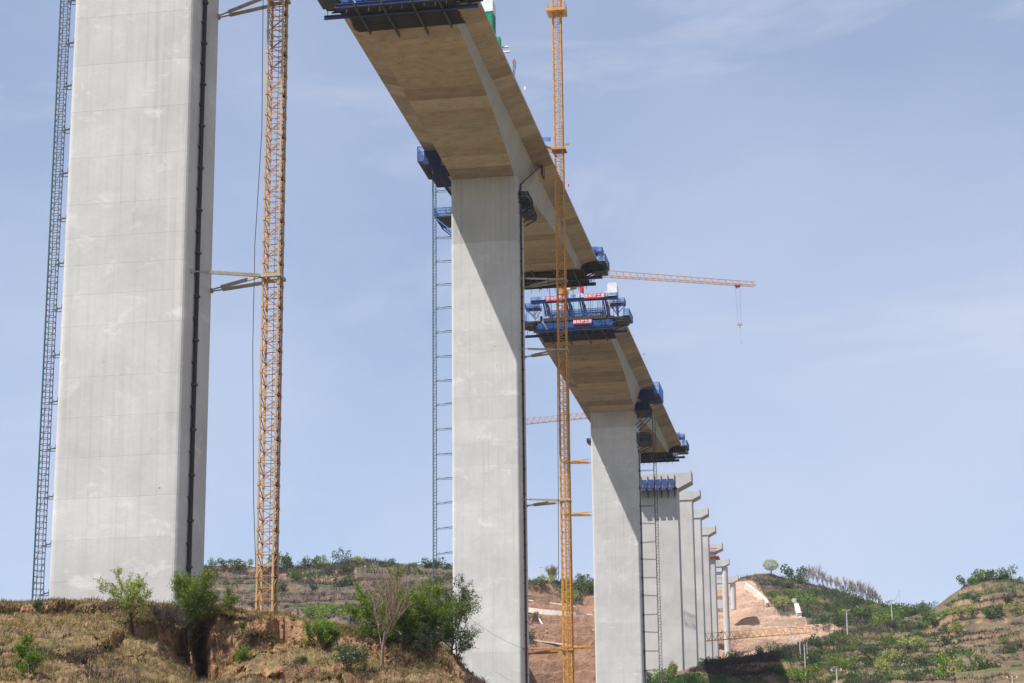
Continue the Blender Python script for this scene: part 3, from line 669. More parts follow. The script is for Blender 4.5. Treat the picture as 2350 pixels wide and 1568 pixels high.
m = MB(); m.box(tr + np.array((-.38, -.3, -0.3)), tr + np.array((.38, .3, -0.06))).box(tr + np.array((-.22, -.2, -0.5)), tr + np.array((-.02, .2, -0.3))).box(tr + np.array((.08, -.2, -0.42)), tr + np.array((.3, .2, -0.3))); m.build('trolley', M['red'], c3)
m = MB(); hz = tr + np.array((0.12, 0, -6.2))
for s in (-1, 1): m.tube(tr + np.array((s * 0.33, 0, -0.4)), hz + np.array((s * 0.2, 0, 0.2)), 0.011, n=4)
m.build('hoist_rope', M['cable'], c3)
m = MB(); m.box(hz + np.array((-.38, -.15, -0.05)), hz + np.array((.38, .15, 0.25))).box(hz + np.array((-.12, -.1, -0.45)), hz + np.array((.12, .1, -0.05))); m.tube(hz + np.array((0, 0, -0.4)), hz + np.array((0.12, 0, -2.7)), 0.012, n=4); m.tube(hz + np.array((0.12, 0, -2.7)), hz + np.array((0.24, 0, -2.9)), 0.05, n=5)
m.build('hook_block', M['strut'], c3)
# crane beyond, only a length of jib shows between pier and girder
c4p = (-44.4, 359.5)
c4 = empty('tower_crane', (*c4p, 0), 'distant crane whose jib shows between the second and third piers', 'tower crane')
t4 = crane_mast(c4, 40.0, 84.5, mB, H)
MB().tube((0, 0, t4), (0, 0, t4 + 1.2), 0.6, n=12).build('slewing_ring', M['yellow'], c4)
make_jib(c4, (0, 0, 86.6), (-24, 4.6, 86.6), 1.0, 0.9, M['jib'], 22, taper=0.9)
# jib laid down on the excavated terrace
pa, pb = at(1612, 1472, Y=398), at(1862, 1452, Y=402)
c5 = empty('dismantled_crane_jib', tuple(pa), 'yellow lattice jib lying across the tan excavation', 'crane jib')
make_jib(c5, (0, 0, 0), tuple(pb - pa), 1.35, 1.1, M['yellow'], 17, 'boom', taper=0.9)

# ------------------------------------------------------------------ lift masts with wall ties
def mast_mesh(w, h, rungs, mat):
    s = w / 2; b = MB()
    for k in range(rungs):
        z = h * (k + 0.5) / rungs
        for sy in (-1, 1): b.beam((-s, sy * s, z), (s, sy * s, z), 0.024)
        for sx in (-1, 1): b.beam((sx * s, -s, z), (sx * s, s, z), 0.02)
    b.beam((-s, -s, 0), (s, s, h), 0.016)
    return b.mesh('mast_section', mat)
def lift_mast(label, x, y, z0, z1, px, tie_z, w, h, rungs, mats, tiemat):
    root = empty('lift_mast', (x, y, 0), label, 'lift mast'); me = mast_mesh(w, h, rungs, mats[0]); n = int((z1 - z0) / h); s = w / 2; t = 0.032
    for sx in (-1, 1):
        for sy in (-1, 1): MB().box((sx * s - t / 2, sy * s - t / 2, z0), (sx * s + t / 2, sy * s + t / 2, z0 + n * h)).build('chord', mats[0], root)
    MB().box((-s - 0.065, -s - 0.03, z0), (-s - 0.025, -s + 0.04, z0 + n * h)).build('rail', mats[1], root)
    for k in range(n): tag(link('mast_section', me, root, (0, 0, z0 + k * h)), kind='stuff')
    L_ = px - x; sg = 1 if L_ > 0 else -1
    m = MB(); a = sg * w / 2
    for oy in (-0.12, 0.3): m.beam((a, oy, 0), (L_, oy + (0.1 if oy > 0 else -0.2), 0.02), 0.03)
    nb = max(3, int(abs(L_ - a) / 0.3))
    for k in range(nb):
        f0, f1 = k / nb, (k + 1) / nb; xx = lambda f: a + (L_ - a) * f
        m.beam((xx(f0), -0.12 if k % 2 else 0.3, 0.01), (xx(f1), 0.3 if k % 2 else -0.12, 0.14), 0.024)
    m.beam((a, 0, 0.02), (L_, 0, 0.16), 0.028).box((L_ - sg * 0.08, -0.35, -0.08), (L_ - sg * 0.005, 0.45, 0.2))
    me_t = m.mesh('wall_tie', tiemat)
    z = tie_z[0]; k = 0; rng = random.Random(len(label))
    while z < z1 - 1:
        if z > z0: link('wall_tie', me_t, root, (0, 0, z)).rotation_euler = (0, rng.uniform(-0.06, 0.06), 0)
        z += tie_z[1]
    return root
lift_mast('dark lattice lift mast beside the nearest pier, left picture edge', -41.02, 101.6, 12.5, 76, XC - PW / 2, (16.9, 2.42), 0.37, 1.21, 4, (M['dark_steel'], M['teal_steel']), M['dark_steel'])
lift_mast('slender teal lift mast tied to the second pier with long struts', -42.15, 202.4, 0, 74.6, XC - PW / 2, (21.5, 2.43), 0.28, 1.215, 4, (M['dark_steel'], M['teal_steel']), M['dark_steel'])
lift_mast('black lift mast tied to the shaded side of the third pier', -31.36, 303.0, 24, 73.6, XR, (31.6, 2.55), 0.36, 1.275, 3, (M['dark_steel'], M['dark_steel']), M['dark_steel'])

# ------------------------------------------------------------------ pump pipes and cables on the pier sides
def pump_pipe(label, x, y, z0, z1, r, step, mat='rust'):
    root = empty('pump_pipe', (x, y, 0), label, 'pipe')
    z = z0
    while z < z1:
        MB().tube((0, 0, z), (0, 0, min(z1, z + step) - 0.02), r, n=8).build('pipe_length', M[mat], root)
        MB().tube((0, 0, z - 0.05), (0, 0, z + 0.05), r * 1.6, n=8).build('coupling', M['dark_steel'], root)
        MB().box((-0.3, -0.2, z + step / 2 - 0.05), (0.0, 0.1, z + step / 2 + 0.05)).build('clamp', M['dark_steel'], root)
        z += step
    return root
pump_pipe('dark pump pipe with clamps running up the nearest pier side', XR + 0.13, 102.3, 13.5, 73, 0.11, 2.3, 'cable')
pp2 = pump_pipe('rust-dark pump pipe up the second pier, bent beneath the girder', XR + 0.13, 203.0, 0, 72.9, 0.10, 2.45)
m = MB(); m.tube((0, 0, 72.85), (0.35, 0.8, 73.6), 0.09, n=8).tube((0.35, 0.8, 73.6), (1.45, 2.9, 75.6), 0.075, n=8).box((1.3, 2.75, 75.5), (1.6, 3.05, 75.8)); m.build('pipe_bend', M['rust'], pp2)
MB().box((XR - XR + 1.55, 3.2, 74.9), (1.75, 4.6, 76.0)).build('pipe_box', M['rust'], pp2)
pump_pipe('thin dark pipe along the third pier side', XR + 0.1, 303.3, 24, 68, 0.07, 2.5)
m = MB(); pts = [(-31.4, 102.8, 13.0 + 36 * f + 0) for f in np.linspace(0, 1, 3)]
pts = [at(x, y, Y=103.0) for x, y in ((604, -20), (601, 300), (585, 560), (580, 800), (582, 1150), (590, 1402))]
for a, b in zip(pts[:-1], pts[1:]): m.tube(a, b, 0.018, n=4)
tag(m.build('hanging_rope', M['cable']), 'thin dark rope hanging beside the orange crane mast', 'rope')
m = MB(); pts = [at(x, y, Y=202.2) for x, y in ((1258, 640), (1279, 830), (1281, 1100), (1282, 1330))]
for a, b in zip(pts[:-1], pts[1:]): m.tube(a, b, 0.028, n=4)
tag(m.build('hanging_rope', M['cable']), 'thin dark rope hanging beside the tall yellow crane mast', 'rope')

# ------------------------------------------------------------------ form travellers at the girder ends
def text_mesh(body, size, mat, depth=0.01, bold=0.0):
    cu = bpy.data.curves.new('lettering', 'FONT'); cu.body = body; cu.size = size; cu.align_x = 'CENTER'; cu.align_y = 'CENTER'; cu.extrude = depth; cu.offset = bold; cu.resolution_u = 2
    t = bpy.data.objects.new('lettering', cu); col.objects.link(t)
    bpy.context.view_layer.update()
    me = bpy.data.meshes.new_from_object(t.evaluated_get(bpy.context.evaluated_depsgraph_get())); me.name = 'lettering'
    me.transform(Matrix.Rotation(math.pi / 2, 4, 'X')); me.materials.clear(); me.materials.append(mat)
    bpy.data.objects.remove(t); bpy.data.curves.remove(cu); return me
def ibeam(m, a, b, w, h):
    """horizontal I beam between a and b (bottom flange at z)"""
    a = np.array(a, float); b = np.array(b, float); t = h * 0.14; u = np.array((0, 0, 1.0))
    m.beam(a + u * t / 2, b + u * t / 2, w, t); m.beam(a + u * (h - t / 2), b + u * (h - t / 2), w, t); m.beam(a + u * h / 2, b + u * h / 2, w * 0.3, h - 2 * t)
def rail(root, pts, h, n_rails=3, post=0.8, mat='bright_blue', net=True, netmat='net'):
    m = MB(); q = MB(); up = np.array((0, 0, 1.0))
    for a, b in zip(pts[:-1], pts[1:]):
        a = np.array(a, float); b = np.array(b, float); L_ = np.linalg.norm(b - a); k = max(1, round(L_ / post))
        for i in range(k + 1): m.beam(a + (b - a) * i / k, a + (b - a) * i / k + up * h, 0.045)
        for j in range(n_rails): m.beam(a + up * h * (j + 1) / n_rails, b + up * h * (j + 1) / n_rails, 0.038)
        if net:
            d = (b - a) / L_; r = np.cross(d, up) * 0.03
            nseg = max(2, int(L_ / 0.5)); V = []; F = []
            for i in range(nseg + 1):
                w = math.sin(i * 2.1) * 0.035
                for zz in (0.02, h * 0.5, h * (0.97 + 0.03 * math.sin(i * 1.3))): V.append(a + (b - a) * i / nseg + r + np.cross(d, up) * w + up * zz)
            for i in range(nseg):
                for j in range(2): s0 = i * 3 + j; F.append((s0, s0 + 3, s0 + 4, s0 + 1))
            q.add(V, F)
    m.build('railing', M[mat], root)
    if net: q.build('safety_net', M[netmat], root)
def traveller(label, Ye, s, beam_o=1.6):
    root = empty('form_traveller', (XC, Ye, ZD), label, 'form traveller')
    p = lambda x, o, z: (x, s * o, z)
    rng = random.Random(int(Ye))
    m = MB(); ibeam(m, p(-5.55, 3.3, 1.83), p(5.55, 3.3, 1.83), 0.4, 0.4); m.build('top_beam', M['blue'], root)
    for x in (-3.8, -0.85, 0.85, 3.8):
        m = MB()
        for dx in (-0.13, 0.13):
            m.beam(p(x + dx, 3.25, 1.85), p(x + dx, -0.3, 0.2), 0.12, 0.30)
        m.beam(p(x, -0.45, 0.05), p(x, -0.45, 2.25), 0.26, 0.26).beam(p(x, 3.3, 2.2), p(x, -0.45, 2.25), 0.2, 0.24).beam(p(x, -0.45, 2.2), p(x, -4.4, 0.35), 0.2, 0.24).beam(p(x, -4.6, 0.16), p(x, 1.0, 0.16), 0.24, 0.28)
        m.build('main_truss', M['blue'], root)
    rail(root, [p(-5.55, 3.3, 2.24), p(5.55, 3.3, 2.24)], 0.42, 2, 0.8)
    for sx in (-1, 1):
        MB().box(p(sx * 4.4, 1.5, 1.36), p(sx * 6.35, 3.0, 1.42)).build('side_platform', M['blue'], root)
        rail(root, [p(sx * 4.45, 3.0, 1.42), p(sx * 6.35, 3.0, 1.42), p(sx * 6.35, 1.5, 1.42), p(sx * 4.45, 1.5, 1.42)], 0.58, 3, 0.65)
        for o in (1.6, 2.9):
            m = MB(); m.beam(p(sx * 6.2, o, 1.36), p(sx * 5.2, o, 0.3), 0.08).beam(p(sx * 5.3, o, 1.36), p(sx * 5.3, o, 0.1), 0.08).beam(p(sx * 6.2, o, 1.36), p(sx * 6.2, o, -0.3), 0.06).beam(p(sx * 4.5, o, 1.36), p(sx * 5.2, o, 0.3), 0.07)
            m.build('platform_brace', M['bright_blue'], root)
        # flange form and its edge walkway
        MB().box(p(sx * 4.25, -0.7, -0.58), p(sx * 6.3, 3.2, -0.42)).build('flange_form', M['form'], root)
        m = MB()
        for k in range(8): m.beam(p(sx * 4.3, -0.5 + k * 0.5, -0.64), p(sx * 6.5, -0.5 + k * 0.5, -0.62), 0.08, 0.12)
        for k in range(5): m.beam(p(sx * 4.3, -0.2 + k * 0.8, -1.35), p(sx * 6.0, -0.2 + k * 0.8, -0.66), 0.09, 0.12)
        m.build('form_rib', M['dark_steel'], root)
        MB().box(p(sx * 4.16, -0.3, -1.5), p(sx * 4.3, 3.2, -0.6)).build('web_form', M['blue'], root)
        MB().box(p(sx * 6.1, -0.6, -0.40), p(sx * 6.95, 3.25, -0.35)).build('edge_walkway', M['dark_steel'], root)
        rail(root, [p(sx * 6.2, 3.25, -0.35), p(sx * 6.95, 3.25, -0.35), p(sx * 6.95, -0.6, -0.35), p(sx * 6.2, -0.6, -0.35)], 0.85, 4, 0.6)
        MB().box(p(sx * 5.3, 1.2, -1.02), p(sx * 6.8, 3.2, -0.96)).build('lower_walkway', M['dark_steel'], root)
        rail(root, [p(sx * 5.3, 3.2, -0.96), p(sx * 6.8, 3.2, -0.96), p(sx * 6.8, 1.2, -0.96)], 0.5, 3, 0.6, 'dark_steel', False)
    # deck-level rail and reinforcement of the next segment
    rail(root, [p(-3.7, 0.5, 0.45), p(3.7, 0.5, 0.45)], 0.85, 3, 0.7)
    m = MB(); 
    for k in range(13):
        x0, x1 = -3.6 + k * 0.555, -3.6 + (k + 1) * 0.555
        m.beam(p(x0, 2.4, 0.0), p((x0 + x1) / 2, 2.4, 0.42), 0.07).beam(p((x0 + x1) / 2, 2.4, 0.42), p(x1, 2.4, 0.0), 0.07)
    m.beam(p(-3.7, 2.4, 0), p(3.7, 2.4, 0), 0.1).beam(p(-3.7, 2.4, 0.44), p(3.7, 2.4, 0.44), 0.1); m.build('inner_truss', M['blue'], root)
    MB().box(p(-4.0, 0.05, -0.55), p(4.0, 3.1, -0.1)).build('deck_form', M['form'], root)
    m = MB()
    for k in range(46):
        x = -4.1 + k * 8.2 / 45; m.beam(p(x, 0.0, rng.uniform(-1.4, -0.7)), p(x + rng.uniform(-.05, .05), rng.uniform(0.5, 1.3), rng.uniform(-1.3, 0.1)), 0.03)
    tag(m.build('reinforcement', M['rust'], root), kind='stuff')
    rail(root, [p(-3.9, 2.9, 0.1), p(3.9, 2.9, 0.1)], 0.8, 3, 0.65)
    for k in range(9):
        x = -4.6 + k * 1.15 + rng.uniform(-.2, .2); o = rng.uniform(1.0, 2.7); w = rng.uniform(0.12, 0.3)
        MB().box(p(x - w, o - 0.2, -0.08), p(x + w, o + 0.2, rng.uniform(0.15, 0.5))).build('equipment_box', M[('dark_steel', 'white', 'strut', 'blue')[k % 4]], root)
    for k in range(14):
        x = rng.uniform(-5.3, 5.3); MB().tube(p(x, 3.0 + rng.uniform(-.3, .3), -1.6), p(x + rng.uniform(-.06, .06), 3.0, rng.uniform(1.9, 3.0)), 0.016, n=4).build('hanger_rod', M['cable'], root)
    for k in range(10):
        x = -4.2 + k * 0.93; MB().beam(p(x, 3.45, -2.4 - rng.random() * 0.2), p(x, 3.45, -1.75), 0.045).build('drop_bar', M['dark_steel'], root)
    # bottom platform
    MB().box(p(-4.45, -1.9, -1.80), p(4.45, 3.35, -1.64)).build('bottom_platform', M['form'], root)
    m = MB()
    for k in range(34):
        o = -1.95 + k * 0.155; m.beam(p(-4.5 - rng.random() * 0.25, o, -1.84 - rng.random() * 0.04), p(4.5 + rng.random() * 0.25, o, -1.84), 0.07, 0.08)
    tag(m.build('batten', M['form'], root), kind='stuff')
    for x in (-3.5, -1.25, 1.25, 3.5):
        m = MB(); ibeam(m, p(x, -3.3 if abs(x) < 2 else -2.2, -2.12), p(x, 3.7, -2.12), 0.16, 0.24); m.build('bearer', M['dark_steel'], root)
    m = MB(); ibeam(m, p(-6.6, beam_o, -2.12), p(6.45, beam_o, -2.12), 0.28, 0.3); m.build('rear_beam', M['blue'], root)
    m = MB(); ibeam(m, p(-5.2, 3.4, -2.05), p(5.3, 3.4, -2.05), 0.28, 0.34); m.build('front_beam', M['blue'], root)
    rail(root, [p(-4.7, 1.6, -1.62), p(-4.7, 3.5, -1.62), p(1.9, 3.5, -1.62), p(3.2, 3.5, -1.62), p(4.8, 3.5, -1.62)], 0.72, 3, 0.55)
    for x in (-5.0, -3.3, -2.0, -0.4, 0.6, 2.1, 3.3, 5.0):
        MB().tube(p(x, 3.35, -1.7), p(x, 3.35, 1.85), 0.025, n=4).build('hanger_rod', M['cable'], root)
    for x in (-6.3, 6.2):
        MB().tube(p(x, beam_o, -1.85), p(x, beam_o, -0.4), 0.03, n=4).build('hanger_rod', M['cable'], root)
    return root
traveller('dark blue form traveller at the top of the frame, seen from below', 165.9, -1)
traveller('blue form traveller at the far end of the large girder', 241.4, 1, 0.6)
tv = traveller('blue form traveller with banners facing the viewer', 267.2, -1)
traveller('blue form traveller at the far end of the smaller girder', 340.5, 1, 0.8)
M['letter'] = paint('white_letter', (0.80, 0.80, 0.80), None, 0.7)
yb_ = 267.2 - 3.3
for ch, x in (('G', -3.95), ('9', -0.55), ('线', 0.5), ('段', 1.12), ('⊕', 4.15)):
    link('lettering', text_mesh(ch, 0.5, M['letter'], 0.012, 0.005), tv, (x, -3.42, 2.44))
for lab, txt, x0, x1, z0, z1 in (('red banner on the upper beam beside the crane mast', '交自然的美', -3.54, -0.96, 1.92, 2.56), ('red banner high on the traveller beam, right of the mast', '建和谐之道', 1.34, 3.95, 1.96, 2.60), ('red banner on the lower traveller walkway', '建和谐之道', -0.13, 2.26, -1.32, -0.72)):
    b = empty('banner', (XC + (x0 + x1) / 2, yb_ - 0.36, ZD + (z0 + z1) / 2), lab, 'banner', 'banners on the form traveller'); w, h = (x1 - x0) / 2, (z1 - z0) / 2
    m = MB(); nn = 14; V = []; F = []
    for i in range(nn + 1):
        for z in (-h, h): V.append((-w + 2 * w * i / nn, 0.02 * math.sin(i * 1.7), z + 0.012 * math.sin(i * 2.3)))
    for i in range(nn): F.append((2 * i, 2 * i + 2, 2 * i + 3, 2 * i + 1))
    m.add(V, F); m.box((-w, 0.03, -h), (w, 0.045, h)); m.build('cloth', M['banner'], b)
    for i, ch in enumerate(txt):
        link('lettering', text_mesh(ch, 2 * w / 5.4, M['letter'], 0.01, 0.005), b, (-w + 2 * w * (i + 0.5) / 5, -0.05, 0))

# ------------------------------------------------------------------ things on the decks
def shelter(label, x, y, top, green):
    root = empty('deck_shelter', (x, y, ZD), label, 'shelter')
    w, d = 0.62, 0.8; z1 = top
    prof = [(-w, z1 - 1.35), (w, z1 - 1.35), (w, z1 - 0.25), (w * 0.75, z1), (-w * 0.75, z1), (-w, z1 - 0.25)]
    MB().loft([[(q, -d, z) for q, z in prof], [(q, d, z) for q, z in prof]]).build('white_cover', M['white'], root)
    m = MB()
    for sx in (-1, 1):
        for sy in (-1, 1): m.beam((sx * w * 0.9, sy * d * 0.9, 0), (sx * w * 0.9, sy * d * 0.9, z1 - 1.35), 0.09)
    m.build('leg_frame', M['dark_steel'], root)
    MB().box((-w * 0.95, -d * 0.95, z1 - 3.0), (w * 0.95, d * 0.95, z1 - 1.37)).build('net_wrap', M['green_net'] if green else M['white'], root)
shelter('white shelter with green netting above the large girder edge', -31.75, 175.2, 3.35, True)
shelter('white box shelter standing above the bannered traveller', XC + 4.4, 268.6, 5.2, False)
gy = 272.0
rg = empty('gantry_frame', (XC, gy, ZD), 'red portal gantry standing on the smaller girder', 'gantry')
MB().box((-2.6, -0.12, 6.15), (0.2, 0.12, 6.38)).build('gantry_beam', M['red'], rg)
for x in (-2.4, 0.1):
    MB().beam((x, -0.1, 0.0), (x, -0.1, 6.2), 0.15).build('gantry_leg', M['red'], rg)
MB().box((-0.35, -0.3, 5.3), (0.05, -0.1, 6.0)).build('control_box', M['red'], rg)
m = MB(); m.box((-1.6, -0.3, 5.95), (-0.8, 0.3, 6.2)); m.tube((-1.2, 0, 5.95), (-1.2, 0, 3.2), 0.03, n=4); m.build('hoist', M['dark_steel'], rg)
for i, (x, y_, Y, c, lab) in enumerate([(1176, 160, 179, 'red', 'small red flag on the large girder edge near its end'), (1203, 216, 186, 'white', 'small pale flag on the large girder edge'), (1303, 437, 217, 'red', 'small red flag on the girder edge beside the yellow mast'), (1477, 823, 281, 'red', 'tiny red marker on the smaller girder edge')]):
    q = at(x, y_, X=-31.05)
    f = empty('edge_flag', tuple((q[0], q[1], ZD)), lab, 'flag')
    MB().tube((0, 0, 0), (0, 0, 1.3), 0.018, n=5).build('flagpole', M['pole'], f)
    MB().box((0, -0.02, 0.95), (0.16, 0.02, 1.25)).build('flag_cloth', M[c], f)
rp_ = empty('deck_pipe_rack', (-31.2, 178.4, ZD), 'pale pipes sticking out over the large girder edge', 'pipes')
for k in range(2): MB().tube((-0.6, k * 1.1, 0.25), (0.75, k * 1.1, 0.22), 0.09, n=8).build('pipe', M['white'], rp_)
MB().box((-0.2, -0.6, 0.02), (0.1, 0.1, 1.0)).build('net_panel', M['green_net'], rp_)
cgr = empty('edge_cage', (-31.15, 184.2, ZD), 'thin wire cage standing on the large girder edge', 'cage')
m = MB()
for k in range(4): m.tube((0.0, k * 0.35, 0), (0.25, k * 0.35, 1.5), 0.02, n=4)
for z in (0.5, 1.0, 1.5): m.tube((z / 6, 0, z), (z / 6, 1.05, z), 0.02, n=4)
m.build('cage_bar', M['dark_steel'], cgr)
# plates of the crane-side edge rail
# ------------------------------------------------------------------ pier head platforms
def platform(label, x0, x1, y0, y1, z, nh, pierx, drop, mat='bright_blue', netmat='net', floor='dark_steel'):
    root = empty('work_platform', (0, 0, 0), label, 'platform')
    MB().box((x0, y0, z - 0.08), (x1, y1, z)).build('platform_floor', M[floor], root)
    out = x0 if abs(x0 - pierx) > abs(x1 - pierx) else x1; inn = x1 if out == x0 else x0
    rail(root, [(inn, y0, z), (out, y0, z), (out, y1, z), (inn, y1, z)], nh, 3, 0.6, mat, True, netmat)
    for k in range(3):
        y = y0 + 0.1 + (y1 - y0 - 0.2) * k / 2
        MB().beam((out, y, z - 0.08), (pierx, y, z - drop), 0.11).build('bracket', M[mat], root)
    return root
XL = XC - PW / 2
platform('blue netted bracket platform on the second pier, left side', -42.0, XL - 0.01, 201.6, 205.2, 69.65, 0.85, XL, 1.6)
pf = platform('blue work platform under the left deck edge of the large girder', -43.5, -42.8, 200.6, 205.8, 75.2, 1.5, -41.2, 0.5)
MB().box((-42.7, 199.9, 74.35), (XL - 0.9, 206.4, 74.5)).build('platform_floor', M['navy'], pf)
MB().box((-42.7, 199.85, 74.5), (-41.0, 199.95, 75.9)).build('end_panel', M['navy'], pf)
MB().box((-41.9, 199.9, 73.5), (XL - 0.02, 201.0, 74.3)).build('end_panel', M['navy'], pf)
for y in (200.2, 203.0, 206.0): MB().beam((-41.9, y, 74.3), (XL, y, 71.9), 0.12).beam((-41.0, y, 74.3), (XL, y, 73.0), 0.1).build('bracket', M['blue'], pf)
platform('small dark steel platform on the second pier side, upper', XR + 0.01, -32.75, 202.2, 205.4, 71.35, 0.5, XR, 0.6, 'dark_steel', 'dark_net')
platform('small dark steel platform on the second pier side, lower', XR + 0.01, -32.55, 203.6, 206.4, 70.3, 0.5, XR, 0.7, 'dark_steel', 'dark_net')
pf = platform('dark blue platform box beside the third pier head', XR + 0.01, -31.75, 300.6, 304.6, 72.9, 1.0, XR, 2.0, 'blue', 'dark_net')
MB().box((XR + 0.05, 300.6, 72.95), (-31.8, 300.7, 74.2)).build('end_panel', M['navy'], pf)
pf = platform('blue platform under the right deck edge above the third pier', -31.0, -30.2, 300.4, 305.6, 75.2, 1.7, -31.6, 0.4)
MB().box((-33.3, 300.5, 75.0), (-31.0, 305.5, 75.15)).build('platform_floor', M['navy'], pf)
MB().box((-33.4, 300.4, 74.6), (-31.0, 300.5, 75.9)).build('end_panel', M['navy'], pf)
platform('small dark netted platform low on the third pier side', XR + 0.01, -31.95, 301.6, 305.0, 68.7, 1.3, XR, 0.9, 'dark_steel', 'dark_net')
platform('small dark platform on the hidden side of the third pier', -40.85, XL - 0.01, 301.6, 303.0, 69.1, 0.4, XL, 0.5, 'dark_steel', 'dark_net')

# ------------------------------------------------------------------ vegetation
def leaf_arrays(C, size, rng, aspect=0.5, flat=0.3):
    """one rhombus leaf per centre"""
    n = len(C); d = rng.normal(size=(n, 3)); d[:, 2] = d[:, 2] * (1 - flat) + 0.1; d /= np.linalg.norm(d, axis=1, keepdims=True)
    e = rng.normal(size=(n, 3)); e -= (e * d).sum(1, keepdims=True) * d; e /= np.linalg.norm(e, axis=1, keepdims=True)
    s = (size * rng.uniform(0.6, 1.35, n))[:, None]
    V = np.stack([C - d * s / 2, C + e * s * aspect / 2, C + d * s / 2, C - e * s * aspect / 2], 1).reshape(-1, 3)
    F = np.arange(4 * n).reshape(n, 4); return V, F
def tubes(segs, n=4):
    """segs: list of (ax,ay,az,bx,by,bz,ra,rb) -> vertex and quad arrays"""
    S = np.array(segs); A, B = S[:, :3], S[:, 3:6]; d = B - A; d /= np.linalg.norm(d, axis=1, keepdims=True) + 1e-9
    u = np.where(np.abs(d[:, 2:3]) < 0.9, np.array([[0, 0, 1.0]]), np.array([[1.0, 0, 0]])); r = np.cross(d, u); r /= np.linalg.norm(r, axis=1, keepdims=True); u = np.cross(r, d)
    V = []
    for P_, R in ((A, S[:, 6]), (B, S[:, 7])):
        for k in range(n):
            t = 2 * math.pi * k / n; V.append(P_ + (r * math.cos(t) + u * math.sin(t)) * R[:, None])
    V = np.stack(V, 1).reshape(-1, 3); b = (np.arange(len(S)) * 2 * n)[:, None, None]
    F = b + np.array([[i, (i + 1) % n, (i + 1) % n + n, i + n] for i in range(n)])[None]
    return V, F.reshape(-1, 4)
def grow(seed, H, n=(9, 6, 4), first=0.3, ang=(45, 42, 40), ratio=(0.62, 0.5, 0.45), r0=0.026, up=0.25, jit=0.14, lean=(0, 0), stems=1, leaf_from=2, leaf_n=4, leaf_r=0.12, trunk=0.6, spread=0.35, segs=3, rmin=0.006, fork=False):
    rnd = random.Random(seed); S = []; leaves = []; g = rnd.gauss
    def nrm(x, y, z):
        k = 1 / math.sqrt(x * x + y * y + z * z + 1e-12); return x * k, y * k, z * k
    def br(p, d, L_, r, lev):
        ns = segs + (2 if lev == 0 else 0); pts = [p]; ds = [d]
        for i in range(ns):
            d = nrm(d[0] + g(0, jit), d[1] + g(0, jit), d[2] + g(0, jit * 0.6) + up * 0.15)
            q = (p[0] + d[0] * L_ / ns, p[1] + d[1] * L_ / ns, p[2] + d[2] * L_ / ns)
            ra = r * (1 - 0.8 * i / ns); rb = r * (1 - 0.8 * (i + 1) / ns)
            S.append((*p, *q, max(ra, rmin), max(rb, rmin * 0.7)))
            if lev >= leaf_from:
                for _ in range(leaf_n):
                    f = rnd.random(); leaves.append((p[0] + (q[0] - p[0]) * f + g(0, leaf_r), p[1] + (q[1] - p[1]) * f + g(0, leaf_r), p[2] + (q[2] - p[2]) * f + g(0, leaf_r)))
            p = q; pts.append(q); ds.append(d)
        if lev < len(n):
            k = max(1, round(n[lev] * rnd.uniform(0.75, 1.25)))
            for j in range(k):
                f = first + (1 - first) * (j + rnd.random()) / k if lev == 0 else 0.25 + 0.75 * (j + rnd.random()) / k
                f = min(f, 0.999) * ns; i = int(f); t = f - i; a0, b0 = pts[i], pts[i + 1]; d0 = ds[i + 1]
                q = tuple(a0[c] + (b0[c] - a0[c]) * t for c in range(3))
                an = math.radians(ang[lev] * rnd.uniform(0.6, 1.3)); th = rnd.uniform(0, 6.283)
                ux, uy, uz = nrm(d0[1] - 0.1, -d0[0] + 0.05, 0.02); w = (d0[1] * uz - d0[2] * uy, d0[2] * ux - d0[0] * uz, d0[0] * uy - d0[1] * ux)
                c_, s_ = math.cos(an), math.sin(an); ct, st = math.cos(th) * s_, math.sin(th) * s_
                nd = nrm(d0[0] * c_ + ux * ct + w[0] * st, d0[1] * c_ + uy * ct + w[1] * st, d0[2] * c_ + uz * ct + w[2] * st + up)
                ff = f / ns
                br(q, nd, L_ * ratio[lev] * rnd.uniform(0.65, 1.2) * ((1.25 - 0.55 * ff) if lev == 0 else 1), max(r * (1 - 0.8 * ff) * 0.62, rmin), lev + 1)
    for k in range(stems):
        th = 6.283 * (k + rnd.random() * 0.7) / stems; sp = 0.0 if stems == 1 else spread * rnd.uniform(0.3, 1.1); o = 0.0 if stems == 1 else 0.04 * H
        br((o * math.cos(th), o * math.sin(th), -0.06 * H), nrm(lean[0] + sp * math.cos(th), lean[1] + sp * math.sin(th), 1.0), H * trunk * (rnd.uniform(0.75, 1.05) if stems > 1 else 1), H * r0, 0)
    V, F = tubes(S); L_ = np.array(leaves).reshape(-1, 3)
    k = H / max(V[:, 2].max(), L_[:, 2].max() if len(L_) else 0)
    return (V * k, F), L_ * k
def tree(name, label, cat, base, H, seed, bark, leaf, leaf_size=0.09, group=None, rot=None, sq=1.0, **kw):
    w, lv = grow(seed, H, **kw)
    root = empty(name, tuple(base), label, cat, group)
    link('trunk', np_mesh('trunk', *w, M[bark], True), root)
    if leaf and len(lv):
        rng = np.random.default_rng(seed); V, F = leaf_arrays(lv, leaf_size, rng)
        link('crown', np_mesh('crown', V, F, M[leaf]), root)
    if sq != 1.0: root.scale = (sq, sq, 1)
    return root
hpx = lambda px, P: px / FOC * float(np.linalg.norm(P))
def near(x, y): return spot(near_hill, x, y)

